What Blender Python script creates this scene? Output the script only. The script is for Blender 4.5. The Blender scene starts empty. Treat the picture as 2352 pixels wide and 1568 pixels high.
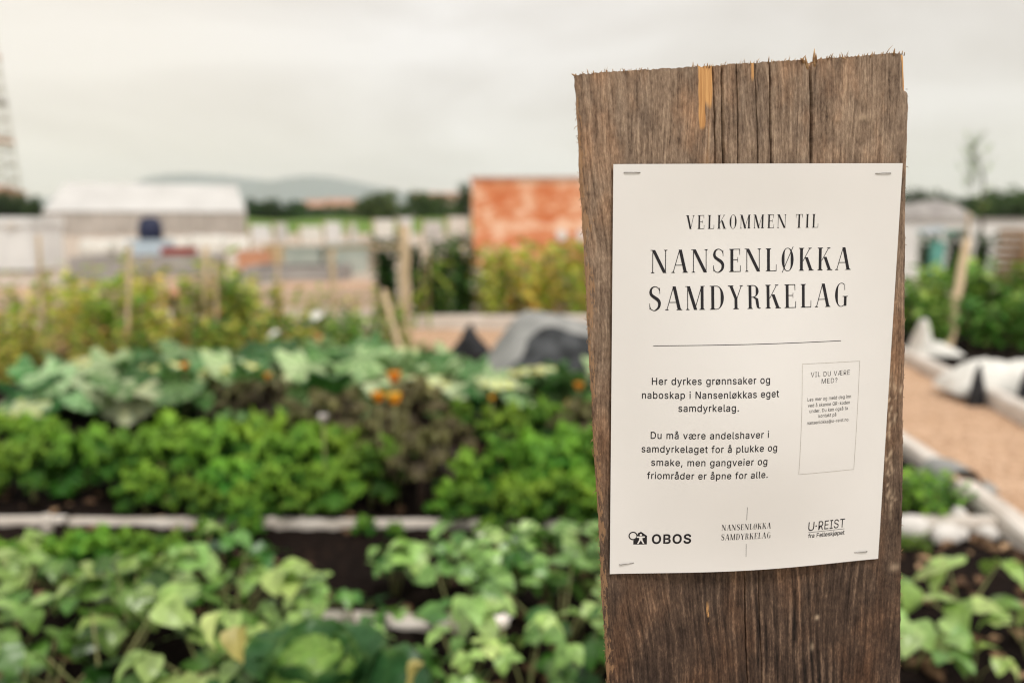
import bpy, math, random
import numpy as np
from mathutils import Matrix, Vector
from mathutils.geometry import tessellate_polygon

random.seed(7)
RNG = np.random.default_rng(7)
PI = math.pi
scene = bpy.context.scene
COL = scene.collection

# ------------------------------------------------------------------ camera
EYE = 1.2                                    # metres above the soil
PITCH = math.atan(284.0 / 1829.3)            # camera tipped down a little
cam_data = bpy.data.cameras.new('camera')
cam = bpy.data.objects.new('camera', cam_data)
COL.objects.link(cam)
cam.location = (0, 0, EYE)
cam.rotation_euler = (PI / 2 - PITCH, 0, 0)
cam_data.sensor_width = 36
cam_data.lens = 28
cam_data.clip_start = 0.02
cam_data.clip_end = 30000
cam_data.dof.use_dof = True
cam_data.dof.focus_distance = 0.575
cam_data.dof.aperture_fstop = 3.1
scene.camera = cam

# ------------------------------------------------------------------ world and sun
SUN_EL, SUN_AZ = math.radians(58), math.radians(150)      # behind the camera, to its right
world = bpy.data.worlds.new('World')
scene.world = world
world.use_nodes = True
wn, wl = world.node_tree.nodes, world.node_tree.links
bg = wn['Background']
bg.inputs['Strength'].default_value = 0.10
sky = wn.new('ShaderNodeTexSky'); sky.sky_type = 'NISHITA'; sky.sun_disc = False
sky.sun_elevation = SUN_EL; sky.sun_rotation = SUN_AZ
tc = wn.new('ShaderNodeTexCoord')
mp = wn.new('ShaderNodeMapping'); mp.inputs['Scale'].default_value = (1.0, 1.0, 3.2)
mp.inputs['Location'].default_value = (0.35, 0.1, 0.2)
wl.new(tc.outputs['Generated'], mp.inputs['Vector'])
nz = wn.new('ShaderNodeTexNoise'); nz.inputs['Scale'].default_value = 2.1
nz.inputs['Detail'].default_value = 5; nz.inputs['Roughness'].default_value = 0.5
nz.inputs['Distortion'].default_value = 0.5
wl.new(mp.outputs['Vector'], nz.inputs['Vector'])
rp = wn.new('ShaderNodeValToRGB')
rp.color_ramp.elements[0].position = 0.36; rp.color_ramp.elements[0].color = (0.745, 0.69, 0.64, 1)
rp.color_ramp.elements[1].position = 0.62; rp.color_ramp.elements[1].color = (0.965, 0.922, 0.885, 1)
wl.new(nz.outputs['Fac'], rp.inputs['Fac'])
cl = wn.new('ShaderNodeVectorMath'); cl.operation = 'SCALE'; wl.new(rp.outputs['Color'], cl.inputs[0])
# cloud brightened round the sun, out of view, added to light notice and haze
dt = wn.new('ShaderNodeVectorMath'); dt.operation = 'DOT_PRODUCT'
wl.new(tc.outputs['Generated'], dt.inputs[0])
dt.inputs[1].default_value = (math.sin(SUN_AZ) * math.cos(SUN_EL), math.cos(SUN_AZ) * math.cos(SUN_EL), math.sin(SUN_EL))
lb = wn.new('ShaderNodeMapRange'); lb.interpolation_type = 'SMOOTHSTEP'
lb.inputs['From Min'].default_value = 0.0; lb.inputs['From Max'].default_value = 1.0
lb.inputs['To Min'].default_value = 10.8; lb.inputs['To Max'].default_value = 12.5
wl.new(dt.outputs['Value'], lb.inputs['Value']); wl.new(lb.outputs[0], cl.inputs['Scale'])
mx = wn.new('ShaderNodeMix'); mx.data_type = 'RGBA'; mx.inputs['Factor'].default_value = 0.94
wd = wn.new('ShaderNodeVectorMath'); wd.operation = 'DOT_PRODUCT'; wl.new(tc.outputs['Generated'], wd.inputs[0])
wd.inputs[1].default_value = (-0.62, 0.78, -0.05)
wr = wn.new('ShaderNodeMapRange'); wr.interpolation_type = 'SMOOTHSTEP'
wr.inputs['From Min'].default_value = 0.80; wr.inputs['From Max'].default_value = 1.0; wl.new(wd.outputs['Value'], wr.inputs['Value'])
wm = wn.new('ShaderNodeMix'); wm.data_type = 'RGBA'; wm.blend_type = 'MULTIPLY'; wl.new(wr.outputs[0], wm.inputs['Factor'])
wl.new(cl.outputs['Vector'], wm.inputs['A']); wm.inputs['B'].default_value = (1.03, 0.995, 0.925, 1)
wl.new(sky.outputs['Color'], mx.inputs['A']); wl.new(wm.outputs['Result'], mx.inputs['B'])
wl.new(mx.outputs['Result'], bg.inputs['Color'])

sun_data = bpy.data.lights.new('sun', 'SUN')
sun_data.energy = 2.3; sun_data.angle = math.radians(14); sun_data.color = (1.0, 0.955, 0.89)
sun = bpy.data.objects.new('sun', sun_data)
COL.objects.link(sun)
sun_dir = Vector((math.sin(SUN_AZ) * math.cos(SUN_EL), math.cos(SUN_AZ) * math.cos(SUN_EL), math.sin(SUN_EL)))
sun.rotation_euler = sun_dir.to_track_quat('Z', 'Y').to_euler()

scene.view_settings.view_transform = 'Standard'
scene.view_settings.look = 'None'
scene.view_settings.exposure = 0.0
scene.view_settings.gamma = 1.0
scene.render.engine = 'CYCLES'
scene.cycles.use_denoising = True
scene.cycles.filter_width = 1.1
scene.cycles.max_bounces = 8
scene.cycles.diffuse_bounces = 4
scene.cycles.volume_bounces = 5

# ------------------------------------------------------------------ helpers
CP, SP = math.cos(PITCH), math.sin(PITCH)


def ray(px, py):
    xc, yc = (px - 1176) / 1829.3, (784 - py) / 1829.3
    return Vector((xc, CP + yc * SP, yc * CP - SP))


def at(px, py, Y):
    """the place at distance Y that is seen at a point of the picture (2352 wide)"""
    d = ray(px, py)
    return Vector((0, 0, EYE)) + d * (Y / d.y)


def on_ground(px, py, z=0.0):
    d = ray(px, py)
    return Vector((0, 0, EYE)) + d * ((z - EYE) / d.z)


def x_at(px, Y, z=0.0):
    depth = Y * CP + (EYE - z) * SP
    return (px - 1176) / 1829.3 * depth


class MB:
    """collects shapes that become ONE mesh object"""
    def __init__(self):
        self.v, self.f, self.t, self.n = [], [], [], 0

    def add(self, verts, faces, tint=0.5):
        verts = np.asarray(verts, float).reshape(-1, 3)
        self.v.append(verts)
        self.f.extend([tuple(i + self.n for i in f) for f in faces])
        self.t.append(np.full(len(verts), tint) if np.isscalar(tint) else np.asarray(tint, float))
        self.n += len(verts)

    def box(self, x0, x1, y0, y1, z0, z1, tint=0.5):
        v = [(x, y, z) for z in (z0, z1) for y in (y0, y1) for x in (x0, x1)]
        self.add(v, [(0, 2, 3, 1), (4, 5, 7, 6), (0, 1, 5, 4), (2, 6, 7, 3), (0, 4, 6, 2), (1, 3, 7, 5)], tint)

    def tube(self, pts, radii, n=7, tint=0.5, cap=True):
        pts = [Vector(p) for p in pts]
        if np.isscalar(radii):
            radii = [radii] * len(pts)
        rings = []
        up = Vector((0.13, 0.27, 1)).normalized()
        for i, p in enumerate(pts):
            d = (pts[min(i + 1, len(pts) - 1)] - pts[max(i - 1, 0)]).normalized()
            a = d.cross(up if abs(d.dot(up)) < 0.95 else Vector((1, 0, 0))).normalized()
            b = d.cross(a)
            rings.append([p + (a * math.cos(k * 2 * PI / n) + b * math.sin(k * 2 * PI / n)) * radii[i] for k in range(n)])
        v = [q for r in rings for q in r]
        f = []
        for i in range(len(pts) - 1):
            for k in range(n):
                k2 = (k + 1) % n
                f.append((i * n + k, i * n + k2, (i + 1) * n + k2, (i + 1) * n + k))
        if cap:
            f.append(tuple(range(n - 1, -1, -1)))
            f.append(tuple((len(pts) - 1) * n + k for k in range(n)))
        self.add([tuple(q) for q in v], f, tint)

    def grid(self, P, tint=0.5, closed=False):
        P = np.asarray(P, float)
        nr, nc = P.shape[:2]
        f = []
        for i in range(nr - 1):
            for j in range(nc - 1 + (1 if closed else 0)):
                j2 = (j + 1) % nc
                f.append((i * nc + j, i * nc + j2, (i + 1) * nc + j2, (i + 1) * nc + j))
        t = tint if np.isscalar(tint) else np.asarray(tint).reshape(-1)
        self.add(P.reshape(-1, 3), f, t)

    def build(self, name, mat, parent=None, smooth=True):
        me = bpy.data.meshes.new(name)
        V = np.concatenate(self.v) if self.v else np.zeros((0, 3))
        me.from_pydata(V.tolist(), [], self.f)
        a = me.attributes.new('tint', 'FLOAT', 'POINT')
        a.data.foreach_set('value', np.concatenate(self.t).astype(np.float32))
        if smooth:
            me.polygons.foreach_set('use_smooth', [True] * len(me.polygons))
        me.materials.append(mat)
        me.update()
        o = bpy.data.objects.new(name, me)
        COL.objects.link(o)
        if parent is not None:
            o.parent = parent
        return o


def tag(o, label=None, cat=None, group=None, kind=None):
    if label: o['label'] = label
    if cat: o['category'] = cat
    if group: o['group'] = group
    if kind: o['kind'] = kind
    return o


def thing(name, label, cat, loc=(0, 0, 0), rz=0.0, group=None, scale=1.0):
    o = bpy.data.objects.new(name, None)
    COL.objects.link(o)
    o.location = loc; o.rotation_euler = (0, 0, rz); o.scale = (scale,) * 3
    o.empty_display_size = 0.05
    return tag(o, label, cat, group)


def dup(root, loc, rz, scale, label, group):
    """a copy of a thing together with its parts and their sub-parts"""
    r = root.copy(); COL.objects.link(r)
    r.location = loc; r.rotation_euler = (0, 0, rz); r.scale = (scale,) * 3
    r['label'] = label
    if group: r['group'] = group
    elif 'group' in r: del r['group']
    for ch in list(root.children):
        c = ch.copy(); COL.objects.link(c); c.parent = r
        for g in ch.children:
            d = g.copy(); COL.objects.link(d); d.parent = c
    return r


def top_of(root):
    return max(float(np.max([v.co.z for v in c.data.vertices])) for c in root.children if c.type == 'MESH')


class Protos:
    """first placing moves the model itself, later placings copy it"""
    def __init__(self, roots): self.roots, self.used, self.h = roots, set(), [top_of(r) for r in roots]

    def place(self, loc, rz, scale, label, group=None, k=None):
        i = random.randrange(len(self.roots)) if k is None else k % len(self.roots)
        r = self.roots[i]
        if i not in self.used:
            self.used.add(i)
            r.location = loc; r.rotation_euler = (0, 0, rz); r.scale = (scale,) * 3
            r['label'] = label
            if group: r['group'] = group
            elif 'group' in r: del r['group']
            return r
        return dup(r, loc, rz, scale, label, group)

    def finish(self):
        for i, r in enumerate(self.roots):
            if i not in self.used:
                for ch in list(r.children): bpy.data.objects.remove(ch)
                bpy.data.objects.remove(r)


# ------------------------------------------------------------------ materials
def new_mat(name):
    m = bpy.data.materials.new(name); m.use_nodes = True
    nt = m.node_tree
    return m, nt.nodes, nt.links, nt.nodes['Principled BSDF']


def ramp(nodes, stops, interp='LINEAR'):
    r = nodes.new('ShaderNodeValToRGB'); cr = r.color_ramp; cr.interpolation = interp
    while len(cr.elements) < len(stops): cr.elements.new(0.5)
    for e, (p, c) in zip(cr.elements, stops):
        e.position = p; e.color = (*c, 1)
    return r


def objcoord(nodes, links, scale):
    t = nodes.new('ShaderNodeTexCoord'); m = nodes.new('ShaderNodeMapping')
    m.inputs['Scale'].default_value = scale if not np.isscalar(scale) else (scale,) * 3
    links.new(t.outputs['Object'], m.inputs['Vector'])
    return m.outputs['Vector']


def noise(nodes, links, vec, scale=1.0, detail=3.0, rough=0.55, dist=0.0):
    n = nodes.new('ShaderNodeTexNoise')
    n.inputs['Scale'].default_value = scale; n.inputs['Detail'].default_value = detail
    n.inputs['Roughness'].default_value = rough; n.inputs['Distortion'].default_value = dist
    links.new(vec, n.inputs['Vector'])
    return n.outputs['Fac']


def math_node(nodes, links, op, a, b=None, c=None, clamp=False):
    n = nodes.new('ShaderNodeMath'); n.operation = op; n.use_clamp = clamp
    for i, x in enumerate((a, b, c)):
        if x is None: continue
        if isinstance(x, (int, float)): n.inputs[i].default_value = x
        else: links.new(x, n.inputs[i])
    return n.outputs[0]


def mix_col(nodes, links, fac, a, b, mode='MIX'):
    n = nodes.new('ShaderNodeMix'); n.data_type = 'RGBA'; n.blend_type = mode
    for key, x in (('Factor', fac), ('A', a), ('B', b)):
        s = n.inputs[key] if key == 'Factor' else [i for i in n.inputs if i.name == key and i.type == 'RGBA'][0]
        if isinstance(x, (int, float)): s.default_value = x
        elif isinstance(x, tuple): s.default_value = (*x, 1)
        else: links.new(x, s)
    return [o for o in n.outputs if o.type == 'RGBA'][0]


def bump(nodes, links, h, strength, dist, bs):
    b = nodes.new('ShaderNodeBump'); b.inputs['Strength'].default_value = strength
    b.inputs['Distance'].default_value = dist
    links.new(h, b.inputs['Height']); links.new(b.outputs['Normal'], bs.inputs['Normal'])


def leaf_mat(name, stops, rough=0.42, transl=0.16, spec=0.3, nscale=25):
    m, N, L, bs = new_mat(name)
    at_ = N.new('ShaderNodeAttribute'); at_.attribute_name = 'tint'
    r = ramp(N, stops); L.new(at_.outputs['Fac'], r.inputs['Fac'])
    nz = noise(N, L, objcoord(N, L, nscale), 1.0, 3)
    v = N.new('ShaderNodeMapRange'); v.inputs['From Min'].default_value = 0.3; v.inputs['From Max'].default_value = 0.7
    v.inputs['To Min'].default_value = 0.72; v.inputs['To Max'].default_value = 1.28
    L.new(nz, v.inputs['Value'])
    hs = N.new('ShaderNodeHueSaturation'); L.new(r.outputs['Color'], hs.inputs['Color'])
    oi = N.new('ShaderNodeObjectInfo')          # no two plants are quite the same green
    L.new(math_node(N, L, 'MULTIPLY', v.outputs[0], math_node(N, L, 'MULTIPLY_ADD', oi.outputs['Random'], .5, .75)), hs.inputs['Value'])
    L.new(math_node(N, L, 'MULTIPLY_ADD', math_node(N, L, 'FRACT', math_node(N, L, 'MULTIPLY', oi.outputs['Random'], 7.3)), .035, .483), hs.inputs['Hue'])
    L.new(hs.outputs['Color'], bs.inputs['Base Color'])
    bs.inputs['Roughness'].default_value = rough
    bs.inputs['Specular IOR Level'].default_value = spec
    tr = N.new('ShaderNodeBsdfTranslucent')
    h2 = N.new('ShaderNodeHueSaturation'); h2.inputs['Value'].default_value = 1.35; h2.inputs['Saturation'].default_value = 1.1
    L.new(hs.outputs['Color'], h2.inputs['Color']); L.new(h2.outputs['Color'], tr.inputs['Color'])
    ms = N.new('ShaderNodeMixShader'); ms.inputs[0].default_value = transl
    L.new(bs.outputs[0], ms.inputs[1]); L.new(tr.outputs[0], ms.inputs[2])
    L.new(ms.outputs[0], N['Material Output'].inputs['Surface'])
    return m


def rough_mat(name, c1, c2, scale=12, rough=0.8, bumpd=0.0, detail=4, spec=0.3, lo=0.35, hi=0.65):
    m, N, L, bs = new_mat(name)
    nz = noise(N, L, objcoord(N, L, scale), 1.0, detail)
    r = ramp(N, [(lo, c1), (hi, c2)]); L.new(nz, r.inputs['Fac'])
    L.new(r.outputs['Color'], bs.inputs['Base Color'])
    bs.inputs['Roughness'].default_value = rough; bs.inputs['Specular IOR Level'].default_value = spec
    if bumpd: bump(N, L, nz, 0.8, bumpd, bs)
    return m


M = {}
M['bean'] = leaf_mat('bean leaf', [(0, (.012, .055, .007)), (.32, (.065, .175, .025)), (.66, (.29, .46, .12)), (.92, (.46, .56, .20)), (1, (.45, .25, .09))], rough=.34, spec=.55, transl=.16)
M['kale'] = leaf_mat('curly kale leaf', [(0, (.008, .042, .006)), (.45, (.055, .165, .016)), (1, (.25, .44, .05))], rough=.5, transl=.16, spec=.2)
M['purple'] = leaf_mat('purple kale leaf', [(0, (.03, .02, .02)), (.5, (.085, .07, .032)), (1, (.17, .17, .06))], rough=.55, transl=.15)
M['squash'] = leaf_mat('squash leaf', [(0, (.010, .055, .010)), (.32, (.065, .19, .045)), (.58, (.26, .40, .18)), (.9, (.54, .61, .38)), (1, (.58, .59, .18))], rough=.5, transl=.18, nscale=14)
M['autumn'] = leaf_mat('yellowing leaf', [(0, (.07, .19, .02)), (.25, (.24, .36, .04)), (.6, (.62, .57, .11)), (.85, (.74, .44, .15)), (1, (.36, .14, .04))], rough=.6, transl=.3)
M['green'] = leaf_mat('garden shrub leaf', [(0, (.03, .11, .012)), (.5, (.13, .29, .04)), (1, (.38, .48, .10))], rough=.5)
M['dark'] = leaf_mat('dark climber leaf', [(0, (.012, .045, .01)), (.6, (.035, .11, .02)), (1, (.11, .20, .03))], rough=.5, transl=.15)
M['tree'] = leaf_mat('tree leaf', [(0, (.02, .05, .012)), (.5, (.05, .10, .022)), (1, (.11, .16, .045))], rough=.6, nscale=1)
M['cabbage'] = leaf_mat('savoy leaf', [(0, (.016, .07, .025)), (.5, (.045, .13, .04)), (1, (.14, .24, .06))], rough=.4, transl=.12, nscale=40)
M['heart'] = leaf_mat('cabbage heart leaf', [(0, (.12, .24, .03)), (.5, (.30, .42, .09)), (1, (.46, .55, .18))], rough=.4, transl=.2, nscale=40)
M['flower'] = leaf_mat('orange bloom', [(0, (.75, .30, .02)), (1, (.85, .48, .05))], rough=.5, transl=.3)
M['whiteflower'] = leaf_mat('white bloom', [(0, (.75, .68, .66)), (1, (.82, .78, .76))], rough=.5, transl=.3)
M['stem'] = rough_mat('green stem', (.16, .19, .06), (.27, .25, .11), 30, .6)
M['darkstem'] = rough_mat('purple brown stem', (.035, .022, .018), (.09, .055, .04), 30, .7)
M['drystem'] = rough_mat('dry straw stem', (.36, .26, .13), (.52, .39, .22), 30, .8)
M['stake'] = rough_mat('pale wooden stake', (.46, .33, .19), (.66, .52, .36), (40, 40, 4), .75, .001)
M['white_timber'] = rough_mat('weathered pale timber', (.50, .44, .38), (.74, .69, .63), (5, 40, 30), .75, .002)
M['beige_timber'] = rough_mat('fresh beige timber', (.50, .37, .28), (.64, .50, .40), (4, 30, 30), .75, .002)
M['black'] = rough_mat('black fabric', (.010, .010, .012), (.03, .03, .033), 20, .65, .004)
M['fleece'] = rough_mat('white fleece', (.66, .65, .60), (.80, .79, .74), 8, .8, .004)
M['grey_fleece'] = rough_mat('pale grey fleece', (.23, .235, .225), (.33, .33, .315), 6, .8, .004)
M['grey_net'] = rough_mat('dark grey weed fabric', (.014, .016, .018), (.075, .08, .085), 9, .75, .004)
M['white_sheet'] = rough_mat('white tent sheet', (.53, .52, .50), (.60, .59, .57), .6, .5)
M['grey_sheet'] = rough_mat('greyish tent wall', (.36, .325, .29), (.48, .44, .40), .5, .6)
M['white_plastic'] = rough_mat('white plastic', (.66, .66, .65), (.78, .78, .77), 2, .5)
M['pale_green'] = rough_mat('pale grey green board', (.30, .35, .31), (.46, .49, .44), 3, .7)
M['navy'] = rough_mat('navy plastic', (.012, .016, .045), (.022, .03, .075), 5, .5)
M['red'] = rough_mat('red plastic', (.26, .03, .022), (.38, .06, .04), 5, .5)
M['orange'] = rough_mat('orange plastic', (.56, .26, .15), (.66, .36, .22), 5, .5)
M['teal'] = rough_mat('teal plastic', (.10, .34, .28), (.16, .42, .36), 5, .5)
M['blue'] = rough_mat('pale blue plastic', (.42, .53, .62), (.52, .62, .7), 5, .5)
M['roof'] = rough_mat('red brown tile roof', (.40, .22, .15), (.50, .30, .21), 1, .8)
M['housewall'] = rough_mat('beige house wall', (.50, .38, .30), (.58, .46, .38), .4, .8)
M['greywall'] = rough_mat('mauve grey house wall', (.28, .24, .25), (.36, .32, .33), .4, .8)
M['glass'] = rough_mat('dark window pane', (.03, .035, .04), (.06, .07, .08), 1, .15, spec=.5)
M['steel'] = rough_mat('pale galvanised steel', (.55, .51, .46), (.66, .61, .55), 1, .6)
M['bark'] = rough_mat('tree bark', (.05, .04, .03), (.11, .09, .07), 6, .9)
M['mound'] = rough_mat('grey gravel', (.28, .26, .25), (.38, .36, .34), 1.5, .9)
M['stone'] = rough_mat('white stone', (.58, .55, .51), (.74, .71, .67), 9, .75, .004)
M['staple'] = rough_mat('staple wire', (.20, .19, .18), (.34, .32, .30), 900, .35)
for n in list(M['staple'].node_tree.nodes):
    if n.type == 'BSDF_PRINCIPLED': n.inputs['Metallic'].default_value = .9


def ink_mat(name, c):
    m, N, L, bs = new_mat(name)
    nz = noise(N, L, objcoord(N, L, 1500), 1.0, 2)
    r = ramp(N, [(.3, c), (.7, tuple(x * 1.6 for x in c))]); L.new(nz, r.inputs['Fac'])
    L.new(r.outputs['Color'], bs.inputs['Base Color']); bs.inputs['Roughness'].default_value = .55
    bs.inputs['Specular IOR Level'].default_value = .3
    return m


M['ink'] = ink_mat('black ink', (.010, .009, .012))
M['greyink'] = ink_mat('grey ink', (.38, .36, .33))
M['thinink'] = ink_mat('soft black ink', (.035, .032, .034))


def paper_mat():
    m, N, L, bs = new_mat('laminated paper')
    nz = noise(N, L, objcoord(N, L, 9), 1.0, 3)
    r = ramp(N, [(.3, (.715, .70, .69)), (.7, (.75, .735, .725))]); L.new(nz, r.inputs['Fac'])
    L.new(r.outputs['Color'], bs.inputs['Base Color'])
    bs.inputs['Roughness'].default_value = .42; bs.inputs['Specular IOR Level'].default_value = .35
    n2 = noise(N, L, objcoord(N, L, 400), 1.0, 3)
    bump(N, L, n2, .15, .0002, bs)
    return m


M['paper'] = paper_mat()


def wood_mat():
    m, N, L, bs = new_mat('weathered brown plank')
    t = N.new('ShaderNodeTexCoord')
    sep = N.new('ShaderNodeSeparateXYZ'); L.new(t.outputs['Object'], sep.inputs[0])
    X, Y, Z = sep.outputs
    mo = lambda op, a, b=None, c=None, clamp=False: math_node(N, L, op, a, b, c, clamp)

    def comb(x, y, z):
        c = N.new('ShaderNodeCombineXYZ')
        for i, q in enumerate((x, y, z)):
            if isinstance(q, (int, float)): c.inputs[i].default_value = q
            else: L.new(q, c.inputs[i])
        return c.outputs[0]
    w = noise(N, L, comb(mo('MULTIPLY', X, 9), 0.0, mo('MULTIPLY', Z, 3.2)), 1, 2)
    w2 = noise(N, L, comb(mo('MULTIPLY', X, 45), 3.0, mo('MULTIPLY', Z, 14)), 1, 2)
    xw = mo('ADD', X, mo('ADD', mo('MULTIPLY', mo('SUBTRACT', w, .5), .05), mo('MULTIPLY', mo('SUBTRACT', w2, .5), .004)))
    fine = noise(N, L, comb(mo('MULTIPLY', xw, 420), 1.0, mo('MULTIPLY', Z, 16)), 1, 4, .72)
    pores = noise(N, L, comb(mo('MULTIPLY', X, 700), 7.0, mo('MULTIPLY', Z, 210)), 1, 3, .7)
    med = noise(N, L, comb(mo('MULTIPLY', xw, 150), 2.0, mo('MULTIPLY', Z, 4.5)), 1, 3, .6)
    ph = noise(N, L, comb(mo('MULTIPLY', X, 14), 5.0, mo('MULTIPLY', Z, 1.5)), 1, 2)
    rings = mo('ADD', mo('MULTIPLY', mo('SINE', mo('ADD', mo('MULTIPLY', xw, 820), mo('MULTIPLY', ph, 26))), .5), .5)
    blotch = noise(N, L, comb(mo('MULTIPLY', X, 24), 9.0, mo('MULTIPLY', Z, 10)), 1, 4, .6)
    grey = noise(N, L, comb(mo('MULTIPLY', X, 40), 19.0, mo('MULTIPLY', Z, 16)), 1, 3, .6)
    mott = noise(N, L, comb(mo('MULTIPLY', X, 75), 29.0, mo('MULTIPLY', Z, 42)), 1, 5, .7)
    # weathering: sun-bleached towards the sawn end, stained dark lower down
    wz = N.new('ShaderNodeMapRange'); wz.interpolation_type = 'SMOOTHSTEP'
    wz.inputs['From Min'].default_value = .84; wz.inputs['From Max'].default_value = 1.27
    L.new(mo('ADD', Z, mo('MULTIPLY', mo('SUBTRACT', blotch, .5), .30)), wz.inputs['Value'])
    W = wz.outputs[0]
    # broad late-wood ridges only show in the lower middle of the board
    band = N.new('ShaderNodeMapRange'); band.inputs['From Min'].default_value = .085; band.inputs['From Max'].default_value = .015
    L.new(mo('ABSOLUTE', mo('SUBTRACT', X, .025)), band.inputs['Value'])
    rn = N.new('ShaderNodeMapRange'); rn.inputs['From Min'].default_value = .38; rn.inputs['From Max'].default_value = .66
    L.new(grey, rn.inputs['Value'])
    ringamt = mo('MULTIPLY', mo('MULTIPLY', band.outputs[0], rn.outputs[0]), mo('MULTIPLY_ADD', W, -.26, .27))
    v = mo('ADD', mo('MULTIPLY', fine, .50), mo('MULTIPLY', med, .16))
    v = mo('ADD', v, mo('MULTIPLY', pores, .34))
    v = mo('ADD', v, mo('MULTIPLY', mo('SUBTRACT', mott, .5), .32))
    v = mo('ADD', v, mo('MULTIPLY', mo('SUBTRACT', rings, .5), ringamt))
    top = ramp(N, [(.34, (.042, .026, .018)), (.43, (.150, .100, .069)), (.53, (.275, .195, .138)), (.65, (.49, .365, .262))])
    low = ramp(N, [(.33, (.007, .004, .003)), (.43, (.030, .018, .013)), (.54, (.076, .047, .033)), (.66, (.23, .15, .10))])
    L.new(v, top.inputs['Fac']); L.new(v, low.inputs['Fac'])
    c = mix_col(N, L, W, low.outputs['Color'], top.outputs['Color'])
    ob = N.new('ShaderNodeMapRange'); ob.inputs['From Min'].default_value = .48; ob.inputs['From Max'].default_value = .68
    ob.inputs['To Max'].default_value = .75
    L.new(blotch, ob.inputs['Value'])
    c = mix_col(N, L, ob.outputs[0], c, mix_col(N, L, 1.0, c, (1.25, .95, .72), 'MULTIPLY'))
    gb = N.new('ShaderNodeMapRange'); gb.inputs['From Min'].default_value = .50; gb.inputs['From Max'].default_value = .72
    gb.inputs['To Max'].default_value = .7
    L.new(grey, gb.inputs['Value'])
    c = mix_col(N, L, gb.outputs[0], c, mix_col(N, L, 1.0, c, (.66, .69, .74), 'MULTIPLY'))
    # raw wood showing in patches along the sawn long edge
    edge = N.new('ShaderNodeMapRange'); edge.inputs['From Min'].default_value = -.098; edge.inputs['From Max'].default_value = -.1195
    L.new(X, edge.inputs['Value'])
    en = noise(N, L, comb(mo('MULTIPLY', X, 420), 4.0, mo('MULTIPLY', Z, 90)), 1, 5, .75)
    pz = noise(N, L, comb(2.0, 4.0, mo('MULTIPLY', Z, 22)), 1, 3)
    em = mo('GREATER_THAN', mo('MULTIPLY', mo('MULTIPLY', edge.outputs[0], en), pz), .215)
    c = mix_col(N, L, mo('MULTIPLY', em, .6), c, (.36, .21, .11))
    a = N.new('ShaderNodeAttribute'); a.attribute_name = 'tint'
    fr = ramp(N, [(.25, (.36, .16, .055)), (.6, (.66, .37, .15))]); L.new(fine, fr.inputs['Fac'])
    fm = N.new('ShaderNodeMapRange'); fm.inputs['From Min'].default_value = .42; fm.inputs['From Max'].default_value = .62
    L.new(mo('ADD', a.outputs['Fac'], mo('MULTIPLY', mo('SUBTRACT', med, .5), .7)), fm.inputs['Value'])
    c = mix_col(N, L, mo('MULTIPLY', fm.outputs[0], mo('GREATER_THAN', a.outputs['Fac'], .08)), c, fr.outputs['Color'])
    a2 = N.new('ShaderNodeAttribute'); a2.attribute_name = 'pale'
    c = mix_col(N, L, mo('MULTIPLY', a2.outputs['Fac'], .85), c, (.62, .47, .33))
    L.new(c, bs.inputs['Base Color'])
    bs.inputs['Roughness'].default_value = .78; bs.inputs['Specular IOR Level'].default_value = .25
    bump(N, L, v, .8, .0009, bs)
    return m


M['plank'] = wood_mat()
M['rawwood'] = rough_mat('raw torn wood fibre', (.22, .12, .06), (.52, .34, .18), 300, .8)


def soil_mat():
    m, N, L, bs = new_mat('dark garden soil')
    v = objcoord(N, L, 1)
    n1 = noise(N, L, v, 38, 6, .65); n2 = noise(N, L, v, 5, 3)
    r = ramp(N, [(.3, (.004, .0025, .002)), (.54, (.012, .0075, .006)), (.68, (.038, .022, .014)), (.8, (.11, .06, .036))])
    L.new(math_node(N, L, 'ADD', math_node(N, L, 'MULTIPLY', n1, .75), math_node(N, L, 'MULTIPLY', n2, .25)), r.inputs['Fac'])
    L.new(r.outputs['Color'], bs.inputs['Base Color']); bs.inputs['Roughness'].default_value = .95; bs.inputs['Specular IOR Level'].default_value = .08
    bump(N, L, n1, 1, .015, bs)
    return m


def chip_mat(name, c1, c2, c3, sc=45):
    m, N, L, bs = new_mat(name)
    v = objcoord(N, L, 1)
    vo = N.new('ShaderNodeTexVoronoi'); vo.inputs['Scale'].default_value = sc
    L.new(v, vo.inputs['Vector'])
    sep = N.new('ShaderNodeSeparateColor'); L.new(vo.outputs['Color'], sep.inputs[0])
    n2 = noise(N, L, v, 2.2, 4)
    f = math_node(N, L, 'ADD', math_node(N, L, 'MULTIPLY', sep.outputs[0], .5), math_node(N, L, 'MULTIPLY', n2, .5))
    r = ramp(N, [(.2, c1), (.5, c2), (.8, c3)]); L.new(f, r.inputs['Fac'])
    L.new(r.outputs['Color'], bs.inputs['Base Color']); bs.inputs['Roughness'].default_value = .85
    bump(N, L, vo.outputs['Distance'], 1, .02, bs)
    return m


M['soil'] = soil_mat()
M['chips'] = chip_mat('wood chips', (.41, .24, .138), (.60, .38, .235), (.72, .50, .34))
M['yard'] = chip_mat('pale gravel', (.36, .30, .24), (.50, .41, .33), (.60, .51, .42), 25)
M['meadow'] = rough_mat('rough meadow', (.10, .15, .04), (.22, .25, .08), .3, .9)
M['hill'] = rough_mat('wooded hill', (.035, .065, .085), (.06, .10, .125), .004, .95)  # bluish base colour carries some of the distance haze


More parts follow.
